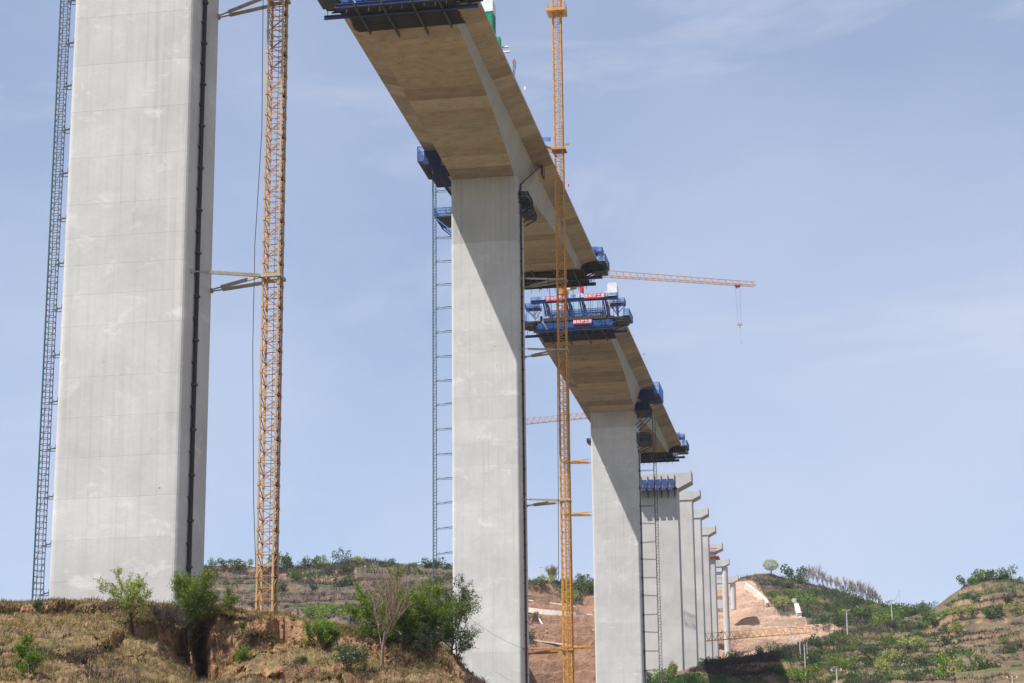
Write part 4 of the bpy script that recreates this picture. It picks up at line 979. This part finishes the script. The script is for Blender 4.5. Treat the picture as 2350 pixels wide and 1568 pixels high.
P = near(308, 1452); tree('young_tree', 'slim young tree with sparse yellow-green leaves before the nearest pier', 'tree', P, hpx(152, P), 12, 'bark', 'leaf_pale', 0.075, n=(9, 8, 5), first=0.36, ang=(50, 40, 42), ratio=(0.95, 0.48, 0.42), r0=0.027, up=0.16, leaf_from=2, leaf_n=4, leaf_r=0.055, trunk=0.62)
P = near(436, 1476); tree('bushy_tree', 'dense bright green upright tree below the pier corner', 'tree', P, hpx(166, P), 23, 'bark', 'leaf_bright', 0.078, n=(10, 7, 4), first=0.12, ang=(34, 38, 42), ratio=(0.55, 0.45, 0.4), stems=6, r0=0.012, up=0.2, leaf_from=1, leaf_n=4, leaf_r=0.065, trunk=0.8, spread=0.55)
P = near(372, 1446); tree('tangled_shrub', 'dark leafless tangled shrub between the two leafy trees', 'shrub', P, hpx(76, P), 31, 'bark', 'scrub', 0.045, n=(7, 6, 4), first=0.1, ang=(45, 45, 45), stems=10, r0=0.012, leaf_from=3, leaf_n=1, leaf_r=0.05, trunk=0.7, spread=1.2, up=0.1)
P = near(395, 1462); tree('tangled_shrub', 'small yellow-green shrub at the edge of the gully', 'shrub', P, hpx(82, P), 37, 'bark', 'leaf_mid', 0.055, n=(7, 6, 3), first=0.1, ang=(40, 45, 45), stems=5, r0=0.012, leaf_from=2, leaf_n=1, leaf_r=0.06, trunk=0.7, spread=0.7, up=0.1)
P = near(68, 1562); tree('young_tree', 'small bright green tree near the lower left corner', 'tree', P, hpx(108, P), 41, 'bark', 'leaf_bright', 0.055, n=(18, 8, 4), first=0.15, ang=(68, 45, 45), ratio=(0.46, 0.45, 0.4), r0=0.022, leaf_from=1, leaf_n=3, leaf_r=0.04, trunk=0.95, up=0.06)
P = near(215, 1572); tree('bare_shrub', 'leafless spreading shrub at the bottom of the dry slope', 'shrub', P, hpx(70, P), 43, 'bark', None, n=(6, 5, 3), first=0.1, ang=(40, 40, 40), stems=5, r0=0.014, trunk=0.7, spread=0.7)
P = near(104, 1436); tree('bare_sapling', 'crooked bare sapling leaning on the dry slope', 'sapling', P, hpx(46, P), 47, 'bark', 'leaf_mid', 0.04, n=(5, 4), first=0.4, lean=(-0.7, 0), r0=0.022, leaf_from=2, leaf_n=1, leaf_r=0.03, trunk=0.9, jit=0.22)
P = near(147, 1386); tree('bare_sapling', 'tiny bare twig at the foot of the nearest pier', 'sapling', P, hpx(20, P), 48, 'bark', None, n=(3, 2), first=0.4, r0=0.03, trunk=0.9)
P = near(740, 1490); tree('leafy_bush', 'bright green bush on the eroded bank left of the bare tree', 'bush', P, hpx(78, P), 53, 'bark', 'leaf_bright', 0.062, n=(8, 5, 3), first=0.1, ang=(42, 42, 45), stems=7, r0=0.012, leaf_from=1, leaf_n=3, leaf_r=0.05, trunk=0.7, spread=0.6)
P = near(800, 1534); tree('flowering_bush', 'dull green bush dotted with white blossom on the bank', 'bush', P, hpx(72, P), 59, 'bark', 'leaf_blossom', 0.058, n=(7, 5, 3), first=0.1, ang=(48, 45, 45), stems=8, r0=0.012, leaf_from=1, leaf_n=2, leaf_r=0.06, trunk=0.7, spread=1.0, up=0.12)
P = near(558, 1530); tree('leafy_bush', 'small bright bush beneath the orange cliff face', 'bush', P, hpx(52, P), 61, 'bark', 'leaf_bright', 0.05, n=(7, 5, 2), first=0.1, ang=(42, 45, 45), stems=5, r0=0.014, leaf_from=1, leaf_n=3, leaf_r=0.05, trunk=0.7, spread=0.6)
P = near(878, 1528); tree('bare_tree', 'tall leafless pale tree with forking branches', 'tree', P, hpx(238, P), 67, 'bark_pale', None, n=(9, 6, 5), first=0.34, ang=(30, 30, 34), ratio=(0.85, 0.52, 0.45), r0=0.02, up=0.24, trunk=0.64, jit=0.11, rmin=0.0095)
P = near(924, 1484); tree('leafy_tree', 'bright green leafy tree behind the bare one', 'tree', P, hpx(186, P), 71, 'bark', 'leaf_bright', 0.09, n=(10, 7, 4), first=0.12, ang=(50, 42, 42), ratio=(0.62, 0.48, 0.42), stems=5, r0=0.014, leaf_from=1, leaf_n=5, leaf_r=0.085, trunk=0.72, spread=0.75, up=0.1)
P = near(962, 1492); tree('leafy_tree', 'mid green tree between bright tree and dark tree', 'tree', P, hpx(186, P), 73, 'bark', 'leaf_bright', 0.085, n=(10, 7, 4), first=0.12, ang=(46, 42, 42), ratio=(0.6, 0.48, 0.42), stems=5, r0=0.014, leaf_from=1, leaf_n=4, leaf_r=0.085, trunk=0.72, spread=0.6, up=0.1)
P = near(1036, 1518); tree('dark_tree', 'dark green tree with wide branches against the second pier', 'tree', P, hpx(210, P), 79, 'bark', 'leaf_dark', 0.075, n=(13, 9, 5), first=0.15, ang=(56, 42, 42), ratio=(0.6, 0.45, 0.42), r0=0.02, leaf_from=2, leaf_n=2, leaf_r=0.05, trunk=0.88, up=0.16)
P = near(990, 1522); tree('dark_tree', 'slender dark green tree in front of the leafy clump', 'tree', P, hpx(112, P), 83, 'bark', 'leaf_dark', 0.06, n=(9, 7, 4), first=0.15, ang=(48, 42, 42), ratio=(0.55, 0.48, 0.42), r0=0.018, leaf_from=2, leaf_n=2, leaf_r=0.06, trunk=0.85, up=0.16)
P = near(1056, 1528); tree('dark_tree', 'small dark tree at the edge of the bank', 'tree', P, hpx(124, P), 89, 'bark', 'leaf_dark', 0.068, n=(11, 8, 4), first=0.15, ang=(52, 42, 42), ratio=(0.6, 0.48, 0.42), r0=0.018, leaf_from=2, leaf_n=3, leaf_r=0.065, trunk=0.8, up=0.1)
for k, (x, y, h, lab) in enumerate([(85, 1400, 30, 'small shrub at the foot of the left lift mast'), (455, 1404, 22, 'little shrub on the crest right of the bushy tree'), (40, 1408, 14, 'low green tuft on the bank at the left edge'), (690, 1530, 30, 'bright low shrub below the leafy bush'), (470, 1560, 26, 'shrub growing in the mouth of the gully'), (560, 1440, 18, 'small shrub clinging to the cliff edge below the crane')]):
    P = near(x, y); tree('grassy_shrub', lab, 'shrub', P, hpx(h, P), 120 + k, 'bark', ('leaf_mid', 'leaf_dark', 'leaf_bright')[k % 3], 0.045, 'small shrubs on the near bank', n=(6, 5), first=0.1, ang=(45, 45), stems=6, r0=0.015, leaf_from=1, leaf_n=3, leaf_r=0.05, trunk=0.7, spread=0.9)

# ---- mid and far plants, a few shared shapes
def bush_shape(seed, n, leaf, size, lobes=6, tall=0.8):
    rng = np.random.default_rng(seed); c = rng.normal(size=(lobes, 3)) * np.array([0.42, 0.42, 0.22]) + np.array([0, 0, 0.5 * tall]); r = rng.uniform(0.3, 0.52, lobes)
    i = rng.integers(0, lobes, n); d = rng.normal(size=(n, 3)); d /= np.linalg.norm(d, axis=1, keepdims=True)
    C = c[i] + d * (r[i] * rng.uniform(0.55, 1.08, n))[:, None] * np.array([1, 1, tall]); C[:, 2] = np.abs(C[:, 2])
    V, F = leaf_arrays(C, size, rng, 0.7); me = np_mesh('crown', V, F, M[leaf])
    w = MB(); rnd = random.Random(seed)
    for k in range(5):
        q = c[rnd.randrange(lobes)]; w.tube((0, 0, -0.15), q, 0.035, 0.012, n=4, caps=False)
    return me, w.mesh('trunk', M['bark'])
BUSH = {k: [bush_shape(200 + 10 * j + i, 520, 'leaf_' + k, 0.13, tall=0.7 + 0.15 * i) for i in range(3)] for j, k in enumerate(('bright', 'mid', 'dark', 'blossom', 'pale'))}
def bush(name, label, P, size, kind, i, group, tallk=1.0):
    me = BUSH[kind][i % 3]; root = empty(name, (P[0], P[1], P[2] - 0.05 * size), label, 'bush', group); root.scale = (size, size, size * tallk); root.rotation_euler = (0, 0, i * 1.7)
    t = link('trunk', me[1], root); c = link('crown', me[0], root); return root
DESC = {'bright': 'bright spring-green', 'mid': 'mid-green', 'dark': 'dark green', 'blossom': 'white-flowering', 'pale': 'pale yellow-green'}
ORD = 'first second third fourth fifth sixth seventh eighth ninth tenth eleventh twelfth thirteenth fourteenth fifteenth sixteenth seventeenth eighteenth nineteenth twentieth'.split()
def plant(patch_, lst, where, group):
    order = {}
    for k in sorted({q[3] for q in lst}):
        xs = sorted((q[0], q[1]) for q in lst if q[3] == k); order.update({(k, q): (ORD[j] if len(xs) > 1 else '') for j, q in enumerate(xs)})
    for i, (x, y, w, kind, *tk) in enumerate(lst):
        P = spot(patch_, x, y); s = hpx(w, P) / (1.15 if 'crest' in where else 0.9); o_ = order[(kind, (x, y))]
        bush('hillside_bush', (f'{o_} {DESC[kind]} bush from the left {where}' if o_ else f'single {DESC[kind]} bush {where}'), P, s, kind, i, group + ', ' + DESC[kind], tk[0] if tk else 1.0)
# right-hand slope: bushes that can be told apart in the photograph
plant(hill, [(1890, 1492, 26, 'mid', 1.4), (1940, 1500, 24, 'dark'), (1965, 1490, 20, 'mid'), (1990, 1500, 22, 'dark'), (2040, 1483, 24, 'bright', 1.3), (2066, 1496, 22, 'mid', 1.3), (2115, 1492, 34, 'pale', 1.0), (2108, 1500, 26, 'dark'), (2185, 1482, 28, 'dark'), (2190, 1510, 26, 'blossom'), (2205, 1512, 30, 'dark'), (2230, 1518, 22, 'mid'), (2150, 1530, 32, 'blossom'), (2085, 1535, 28, 'blossom'), (2055, 1525, 28, 'dark'),
    (1850, 1535, 30, 'dark'), (1872, 1520, 26, 'dark'), (1905, 1520, 26, 'mid'), (1925, 1530, 28, 'bright', 1.2), (1955, 1535, 26, 'bright', 1.2), (1990, 1545, 30, 'dark'), (2015, 1520, 26, 'dark'), (2030, 1545, 26, 'pale', 1.3), (2038, 1520, 26, 'pale', 1.1), (2120, 1552, 26, 'blossom'), (2165, 1556, 38, 'bright', 1.4), (2208, 1545, 24, 'mid'), (2245, 1546, 34, 'mid'), (2280, 1535, 24, 'dark'), (2320, 1500, 22, 'dark'), (1800, 1552, 24, 'mid'), (1830, 1560, 30, 'bright'), (1880, 1562, 34, 'bright'), (1915, 1566, 30, 'bright'), (1955, 1568, 30, 'mid'), (2000, 1568, 30, 'blossom'), (2050, 1570, 30, 'bright'), (2090, 1566, 26, 'dark'), (1812, 1515, 16, 'dark'), (1775, 1545, 22, 'dark')], 'on the lower shrubby slope', 'lower slope bushes')
plant(hill, [(2172, 1420, 26, 'bright', 1.1), (2205, 1418, 24, 'pale', 1.1), (2235, 1415, 18, 'pale', 1.4), (2275, 1415, 26, 'mid'), (2295, 1415, 26, 'mid', 1.1), (2330, 1415, 22, 'pale', 1.4), (2348, 1412, 22, 'mid'), (2225, 1375, 18, 'mid'), (2250, 1384, 20, 'dark'), (2180, 1392, 14, 'mid'), (2310, 1382, 16, 'dark'), (2340, 1470, 18, 'mid'), (2140, 1440, 26, 'mid'), (2110, 1445, 22, 'mid'), (2080, 1452, 24, 'dark'), (2060, 1440, 20, 'mid'), (2170, 1448, 18, 'mid'), (2200, 1452, 22, 'pale'), (2300, 1455, 16, 'mid'), (2130, 1422, 24, 'mid')], 'on the terraced knoll at the right edge', 'knoll bushes')
plant(hill, [(2218, 1345, 20, 'mid', 1.2), (2245, 1335, 26, 'mid', 1.2), (2262, 1334, 22, 'bright'), (2285, 1333, 28, 'mid'), (2300, 1331, 20, 'dark'), (2316, 1329, 20, 'mid', 1.3), (2335, 1338, 16, 'mid')], 'along the top of the right knoll', 'knoll top bushes')
plant(far_hill, [(1828, 1330, 30, 'mid', 1.2), (1838, 1338, 24, 'mid'), (1800, 1395, 26, 'pale'), (1780, 1378, 24, 'mid'), (1815, 1372, 22, 'bright'), (1843, 1395, 28, 'bright', 1.0), (1865, 1388, 18, 'bright', 1.2), (1900, 1402, 24, 'mid'), (1925, 1405, 28, 'mid'), (1950, 1412, 26, 'bright'), (1975, 1415, 30, 'mid'), (2000, 1420, 30, 'mid'), (2010, 1408, 24, 'bright'), (2030, 1425, 28, 'mid'), (2055, 1425, 26, 'bright'), (2075, 1420, 28, 'mid'), (2090, 1412, 28, 'mid'), (2110, 1415, 26, 'mid'), (1940, 1385, 24, 'dark'), (1965, 1390, 26, 'dark'), (1990, 1395, 24, 'mid'), (1885, 1432, 24, 'dark'), (1920, 1435, 26, 'dark'), (1955, 1438, 24, 'dark'), (1990, 1440, 26, 'dark'), (1850, 1420, 22, 'dark'), (1935, 1430, 18, 'bright', 1.4), (1880, 1365, 20, 'dark'), (1905, 1370, 22, 'dark'), (1930, 1375, 24, 'dark'), (2035, 1402, 20, 'mid'), (2060, 1403, 22, 'mid'), (1790, 1350, 20, 'mid'), (1770, 1342, 16, 'dark'), (1810, 1350, 20, 'dark'), (2025, 1440, 28, 'bright'), (2060, 1438, 26, 'mid'), (2120, 1400, 22, 'mid'), (2135, 1402, 18, 'mid')], 'on the wooded shoulder below the bare trees', 'shoulder bushes')
plant(far_hill, [(1240, 1346, 26, 'pale'), (1330, 1362, 34, 'mid'), (1318, 1380, 26, 'pale'), (1345, 1350, 24, 'blossom'), (1360, 1358, 24, 'mid'), (1225, 1350, 20, 'mid'), (1335, 1336, 20, 'dark', 1.3), (1300, 1345, 22, 'mid'), (1228, 1470, 22, 'dark'), (1217, 1425, 18, 'mid')], 'above the benched cutting behind the piers', 'cutting bushes')
plant(ridge, [(520, 1301, 26, 'mid'), (545, 1303, 28, 'mid'), (570, 1302, 22, 'mid'), (640, 1303, 34, 'mid', 1.4), (660, 1300, 34, 'mid', 1.3), (700, 1302, 22, 'mid'), (715, 1300, 26, 'mid', 1.3), (738, 1298, 24, 'bright', 1.2), (776, 1294, 26, 'mid', 1.4), (820, 1294, 26, 'pale'), (980, 1302, 28, 'dark'), (1010, 1305, 30, 'dark'), (1035, 1306, 24, 'dark'), (900, 1296, 20, 'dark'), (493, 1302, 20, 'mid')], 'on the ridge crest behind the orange mast', 'ridge crest bushes')
plant(ridge, [(700, 1342, 38, 'mid'), (795, 1350, 34, 'dark'), (775, 1316, 22, 'dark'), (745, 1318, 20, 'dark'), (800, 1318, 20, 'dark'), (940, 1325, 28, 'mid'), (925, 1320, 20, 'bright'), (645, 1355, 18, 'dark'), (850, 1312, 20, 'blossom'), (690, 1322, 18, 'dark'), (880, 1305, 18, 'dark'), (490, 1335, 20, 'dark'), (520, 1350, 18, 'mid'), (665, 1372, 14, 'pale'), (1000, 1340, 26, 'dark')], 'on the brown terraced ridge', 'ridge slope bushes')
plant(ridge, [(715, 1412, 30, 'bright'), (735, 1416, 30, 'bright'), (760, 1416, 28, 'bright'), (785, 1420, 30, 'mid'), (805, 1422, 28, 'pale'), (825, 1428, 30, 'bright'), (845, 1430, 26, 'bright'), (865, 1432, 24, 'mid'), (890, 1436, 26, 'mid')], 'in the pale hedge beyond the near bank', 'hedge bushes beyond the bank')
plant(hill, [(1500, 1560, 20, 'mid'), (1540, 1564, 34, 'bright'), (1520, 1572, 30, 'mid'), (1615, 1528, 18, 'dark', 1.4), (1645, 1522, 16, 'dark'), (1680, 1514, 18, 'mid'), (1585, 1566, 26, 'dark'), (1740, 1500, 20, 'dark'), (1770, 1494, 20, 'mid'), (1790, 1497, 18, 'mid')], 'by the shaded foot of the far piers', 'bushes by the far piers')
rnd = random.Random(31); xs_ = []
okb = np.nonzero((hill.px[:, 0] > 1800) & (hill.px[:, 1] < 1575) & (hill.px[:, 1] > 1405) & (fbm(hill.V, 20, 3, 5) > -0.25))[0]
for i in range(100):
    P = hill.V[okb[rnd.randrange(len(okb))]]; kind = ('dark', 'mid', 'dark', 'mid', 'bright')[i % 5]
    bush('low_shrub', f'low {DESC[kind]} shrub scattered among the larger bushes of the right slope', P, hpx(rnd.uniform(11, 22), P), kind, i, f'low {DESC[kind]} shrubs on the right slope', rnd.uniform(0.7, 1.1))
okb = np.nonzero((ridge.px[:, 0] > 470) & (ridge.px[:, 0] < 1030) & (ridge.px[:, 1] < 1400) & (fbm(ridge.V, 20, 3, 6) > -0.2))[0]
for i in range(30):
    P = ridge.V[okb[rnd.randrange(len(okb))]]
    bush('low_shrub', 'low dark green shrub scattered over the brown ridge', P, hpx(rnd.uniform(7, 14), P), 'dark', i, 'low dark shrubs on the brown ridge', rnd.uniform(0.7, 1.1))
# round tree and bare wood on the skyline
P = spot(far_hill, 1769, 1322)
Hr = hpx(36, P); rng_ = np.random.default_rng(3)
w_, l_ = grow(301, Hr * 0.85, n=(9, 5), first=0.35, ang=(55, 45), ratio=(0.55, 0.5), r0=0.035, leaf_from=9, trunk=0.9, up=0.15, rmin=0.02)
rt = empty('round_tree', tuple(P), 'lone round-crowned tree on the skyline above the cutting', 'tree'); link('trunk', np_mesh('trunk', *w_, M['bark']), rt)
d_ = rng_.normal(size=(1500, 3)); d_ /= np.linalg.norm(d_, axis=1, keepdims=True); l_ = d_ * (rng_.uniform(0.5, 1.0, (1500, 1)) ** 0.5) * np.array([0.52, 0.52, 0.36]) * Hr * (1 + 0.12 * vnoise(d_ * 3, 4)[:, None]) + np.array([0, 0, 0.66 * Hr])
V, F = leaf_arrays(l_, 0.2, rng_, 0.7); link('crown', np_mesh('crown', V, F, M['leaf_pale']), rt)
BARE = []
for k in range(4):
    w_, l_ = grow(310 + k, 1.0, n=(12, 7, 4), first=0.15, ang=(32, 32, 34), ratio=(0.6, 0.5, 0.45), r0=0.016, up=0.28, trunk=0.75, rmin=0.0075); BARE.append(np_mesh('trunk', *w_, M['bark_grey']))
rnd = random.Random(9)
skyl = [(1856, 1342, 46), (1866, 1344, 50), (1878, 1348, 52), (1888, 1350, 44), (1900, 1354, 36), (1908, 1356, 38), (1920, 1360, 40), (1930, 1363, 38), (1941, 1366, 42), (1950, 1370, 42), (1958, 1373, 44), (1966, 1376, 46), (1974, 1378, 46), (1982, 1381, 48), (1990, 1383, 46), (1997, 1386, 46), (2004, 1388, 42), (2012, 1390, 38), (2020, 1392, 30), (1846, 1342, 34)]
for i, (x, y, h) in enumerate(skyl):
    P = spot(far_hill, x, y); H_ = hpx(h * 1.22, P); r = empty('bare_tree', tuple(P), f'{ORD[sorted(q[0] for q in skyl).index(x)]} leafless tree from the left in the far skyline row', 'tree', 'bare trees on the far skyline'); r.scale = (H_ * 0.8, H_ * 0.8, H_); r.rotation_euler = (0, 0, i * 2.1)
    link('trunk', BARE[i % 4], r)
for i, (x, y, h, lab) in enumerate([(1268, 1338, 44, 'pale leafless tree on the ridge between second and third pier'), (1545, 1560, 46, 'thin sparse tree at the foot of the fourth pier')]):
    P = spot(far_hill if i == 0 else hill, x, y); tree('sparse_tree', lab, 'tree', P, hpx(h, P), 330 + i, 'bark_pale', 'leaf_pale', 0.14, n=(9, 6, 3), first=0.15, ang=(30, 34, 36), stems=4, r0=0.012, up=0.4, leaf_from=3, leaf_n=1, leaf_r=0.12, rmin=0.02)

# ---- loose clods on the eroded faces
rng_ = np.random.default_rng(77); ok_ = np.nonzero((near_hill.N[:, 2] < 0.85) & (near_hill.px[:, 1] < 1600) & (near_hill.px[:, 1] > 1385))[0]; ii = rng_.choice(ok_, 5000)
oc = np.array([[1, 0, 0], [-1, 0, 0], [0, 1, 0], [0, -1, 0], [0, 0, 1], [0, 0, -1.0]]); of = np.array([[0, 2, 4], [2, 1, 4], [1, 3, 4], [3, 0, 4], [2, 0, 5], [1, 2, 5], [3, 1, 5], [0, 3, 5]])
sz_ = np.abs(rng_.normal(size=(5000, 1, 1))) * 0.035 + 0.012
Vr = (near_hill.V[ii] + rng_.normal(size=(5000, 3)) * 0.05)[:, None] + oc[None] * sz_ * rng_.uniform(0.5, 1.4, (5000, 6, 1))
tag(link('rubble', np_mesh('rubble', Vr.reshape(-1, 3), (of[None] + 6 * np.arange(5000)[:, None, None]).reshape(-1, 3), M['loess'])), 'loose clods of earth on the eroded bank', 'rubble', kind='stuff')

# ---- scrub and grass that nobody could count
def scatter(name, label, P, n, hmin, hmax, wid, blades, mat, seed, cond, spread=0.5):
    rng = np.random.default_rng(seed); ok = np.nonzero(cond(P))[0]; i = rng.choice(ok, n)
    B = P.V[i] + rng.normal(size=(n, 3)) * np.array([0.12, 0.12, 0.0])
    V = []; 
    for b in range(blades):
        d = rng.normal(size=(n, 3)) * spread; d[:, 2] = 1.0; d /= np.linalg.norm(d, axis=1, keepdims=True)
        h = rng.uniform(hmin, hmax, n)[:, None]; s = rng.normal(size=(n, 3)); s[:, 2] *= 0.2; s /= np.linalg.norm(s, axis=1, keepdims=True)
        o = rng.normal(size=(n, 3)) * np.array([1, 1, 0]) * hmax * 0.3
        a = B + o - np.array([0, 0, 0.03]); V.append(np.stack([a - s * wid / 2, a + s * wid / 2, a + d * h], 1))
    V = np.concatenate(V).reshape(-1, 3); F = np.arange(len(V)).reshape(-1, 3)
    o = link(name, np_mesh(name, V, F, mat)); tag(o, label, 'grass' if 'grass' in name else 'scrub', kind='stuff'); return o
scatter('dry_grass', 'dry yellowish grass covering the near bank', near_hill, 42000, 0.06, 0.24, 0.035, 3, M['grass'], 1, lambda P: (P.N[:, 2] > 0.62) & (P.px[:, 1] < 1600) & (fbm(P.V, 1.6, 4, 8) > -0.05))
scatter('bank_scrub', 'brown low scrub on the near bank', near_hill, 4200, 0.10, 0.36, 0.035, 8, M['scrub'], 2, lambda P: (P.N[:, 2] > 0.3) & (P.px[:, 1] < 1600) & (fbm(P.V, 2.2, 4, 18) > 0.2), 0.7)
scatter('ridge_scrub', 'brown bare scrub over the background ridge', ridge, 9000, 0.3, 1.1, 0.16, 6, M['scrub'], 3, lambda P: (P.px[:, 1] < 1470) & (fbm(P.V, 12, 3, 28) > -0.05), 0.6)
scatter('slope_scrub', 'brown scrub over the shrubby slope', hill, 8000, 0.3, 1.0, 0.15, 6, M['scrub'], 4, lambda P: (P.px[:, 1] < 1600) & (fbm(P.V, 12, 3, 38) > -0.05), 0.6)
scatter('slope_weeds', 'green low weeds over the shrubby slope', hill, 6500, 0.25, 0.8, 0.17, 6, M['leaf_mid'], 5, lambda P: (P.px[:, 1] < 1600) & (fbm(P.V, 14, 3, 48) > 0.12), 0.7)
scatter('shoulder_scrub', 'scrub over the far wooded shoulder', far_hill, 3800, 0.4, 1.3, 0.2, 6, M['scrub'], 6, lambda P: (bare_mask(P.px[:, 0], P.px[:, 1]) < 0.3) & (P.px[:, 1] < 1480), 0.6)
scatter('shoulder_weeds', 'green undergrowth over the far wooded shoulder', far_hill, 4200, 0.4, 1.2, 0.24, 6, M['leaf_mid'], 7, lambda P: (bare_mask(P.px[:, 0], P.px[:, 1]) < 0.3) & (P.px[:, 1] < 1480) & (P.px[:, 0] > 1700) & (fbm(P.V, 14, 3, 58) > -0.1), 0.7)

# ------------------------------------------------------------------ drainage channels, poles and wires
def strip(name, label, cat, patch_, pts, w, h, mat, lift=0.05, n=10):
    m = MB(); q = []
    for (a, b) in zip(pts[:-1], pts[1:]):
        for k in range(n): q.append((a[0] + (b[0] - a[0]) * k / n, a[1] + (b[1] - a[1]) * k / n))
    q.append(pts[-1]); W = np.array([spot(patch_, *p_) for p_ in q])
    for _ in range(2): W[1:-1] = (W[:-2] + W[1:-1] * 2 + W[2:]) / 4
    W[:, 2] += lift
    for a, b in zip(W[:-1], W[1:]): m.beam(a, b + (b - a) * 0.08, w, h)
    tag(m.build(name, mat), label, cat)
strip('drainage_channel', 'pale concrete drain crossing the benched cutting', 'drain', far_hill, [(1205, 1402), (1260, 1409), (1320, 1415), (1372, 1423)], 0.5, 1.1, M['channel'], 0.35, 4)
strip('drainage_channel', 'thin upper drain line on the benched cutting', 'drain', far_hill, [(1205, 1380), (1280, 1388), (1368, 1402)], 0.2, 0.22, M['channel'], 0.25, 4)
strip('drainage_channel', 'thin middle drain line on the benched cutting', 'drain', far_hill, [(1225, 1436), (1300, 1444), (1368, 1452)], 0.2, 0.22, M['channel'], 0.25, 4)
strip('drainage_channel', 'thin lower drain line on the benched cutting', 'drain', far_hill, [(1215, 1472), (1300, 1482), (1368, 1494)], 0.25, 0.25, M['channel'], 0.25, 4)
strip('drainage_chute', 'short pale chute running down the benched cutting', 'drain', far_hill, [(1229, 1408), (1240, 1430), (1255, 1452)], 0.28, 0.3, M['channel'], 0.25, 4)
strip('drainage_chute', 'long pale chute down the tan excavated face', 'drain', far_hill, [(1712, 1350), (1735, 1367), (1762, 1390)], 0.6, 1.4, M['channel'], 0.45, 5)
strip('drainage_chute', 'broad concrete chute below the wooded shoulder', 'drain', far_hill, [(1822, 1384), (1829, 1400), (1836, 1420)], 1.0, 1.4, M['channel'], 0.3, 5)
strip('access_track', 'pale edge of the track along the tan excavation', 'track', far_hill, [(1650, 1452), (1720, 1450), (1790, 1442)], 0.7, 0.3, M['channel'], 0.25, 4)

def pole(label, P, H, arm=True, r=0.16, mat='pole', group=None):
    o = empty('utility_pole', tuple(P), label, 'utility pole', group)
    MB().tube((0, 0, -0.6), (0, 0, H), r * 0.78, r * 0.5, n=10).build('shaft', M[mat], o)
    top = [P + np.array((0, 0, H * 0.96))]
    if arm:
        w = max(0.55, H * 0.11)
        MB().box((-w, -0.06, H * 0.93), (w, 0.06, H * 0.95)).build('crossarm', M['strut'], o)
        for x in (-w * 0.9, 0.0, w * 0.9): MB().tube((x, 0, H * 0.95), (x, 0, H * 0.95 + 0.22), 0.06, n=6).build('insulator', M['white'], o)
    return P + np.array((0, 0, H * 0.97))
tops = {}
for key, pt, x, yb, yt, lab, arm, r in [('a', hill, 1945, 1457, 1400, 'tall pale utility pole at the edge of the tan excavation', True, 0.16), ('b', hill, 2043, 1412, 1358, 'pale utility pole in the saddle between the hills', True, 0.14), ('c', far_hill, 2065, 1392, 1352, 'thin distant pole in the saddle', False, 0.1),
        ('d', hill, 1812, 1478, 1431, 'utility pole with crossarm in front of the yellow jib', True, 0.12), ('e', hill, 1824, 1482, 1440, 'thin pole right of the crossarm pole near the yellow jib', False, 0.1), ('f', hill, 1838, 1512, 1455, 'pale slanting pole in the middle of the pole cluster', False, 0.14), ('g', hill, 1854, 1516, 1473, 'short thin pole beside a pale slanting pole', False, 0.10), ('h', hill, 1849, 1558, 1480, 'pale pole rising from the lower shrubs', False, 0.14)]:
    P = spot(pt, x, yb); tops[key] = pole(lab, P, hpx(yb - yt, P), arm, r)
P = at(1923, 1600, Y=240); tops['i'] = pole('thick white pole top at the bottom of the frame', P, hpx(62, P), True, 0.13)
P = at(2326, 1600, Y=240); tops['j'] = pole('small pole top at the lower right of the frame', P, hpx(44, P), True, 0.12)
P = spot(ridge, 835, 1294); pole('thin solitary pole on the background ridge', P, hpx(30, P), False, 0.07)
P = spot(far_hill, 1241, 1338); tops['k'] = pole('pole with crossarm left of the pale bare tree', P, hpx(38, P), True, 0.11)
P = spot(far_hill, 1289, 1340); tops['l'] = pole('tall thin pole beside the yellow mast on the far crest', P, hpx(62, P), False, 0.11)
def wire(label, a, b, sag, r=0.022):
    m = MB(); q = [a + (b - a) * f - np.array((0, 0, 4 * sag * f * (1 - f))) for f in np.linspace(0, 1, 9)]
    for u, v in zip(q[:-1], q[1:]): m.tube(u, v, r, n=4, caps=False)
    tag(m.build('power_line', M['cable']), label, 'wire')
wire('power line between the excavation pole and the saddle pole', tops['a'], tops['b'], 1.5)
wire('power line from the saddle pole to the distant pole', tops['b'], tops['c'], 1.0)
wire('power line between crossarm pole and excavation pole', tops['d'], tops['a'], 1.5)
wire('power line running down to the thick white pole', tops['f'], tops['i'], 1.2)
wire('power line from the thick white pole to the right', tops['i'], tops['j'], 1.2)
wire('thin cable slanting across the face of the second pier', at(1085, 1425, Y=199.5), at(1240, 1500, Y=199.5), 0.4, 0.011)

# ------------------------------------------------------------------ thin dusty air
hm, hnt, hout = new_mat('dusty_air'); hv = hnt.nodes.new('ShaderNodeVolumePrincipled'); hv.inputs['Color'].default_value = (0.86, 0.90, 1.0, 1); hv.inputs['Density'].default_value = 0.00007; hv.inputs['Anisotropy'].default_value = 0.2
hnt.links.new(hv.outputs[0], hout.inputs['Volume'])
tag(MB().box((-6100, -6100, -3.4), (6100, 6100, 104)).build('haze', hm), kind='stuff')
scene.cycles.volume_bounces = 0

# ------------------------------------------------------------------ to metres
for me in bpy.data.meshes: me.transform(Matrix.Scale(K, 4)); me.update()
for o in bpy.data.objects:
    if o.type not in ('CAMERA', 'LIGHT'): o.location = o.location * K
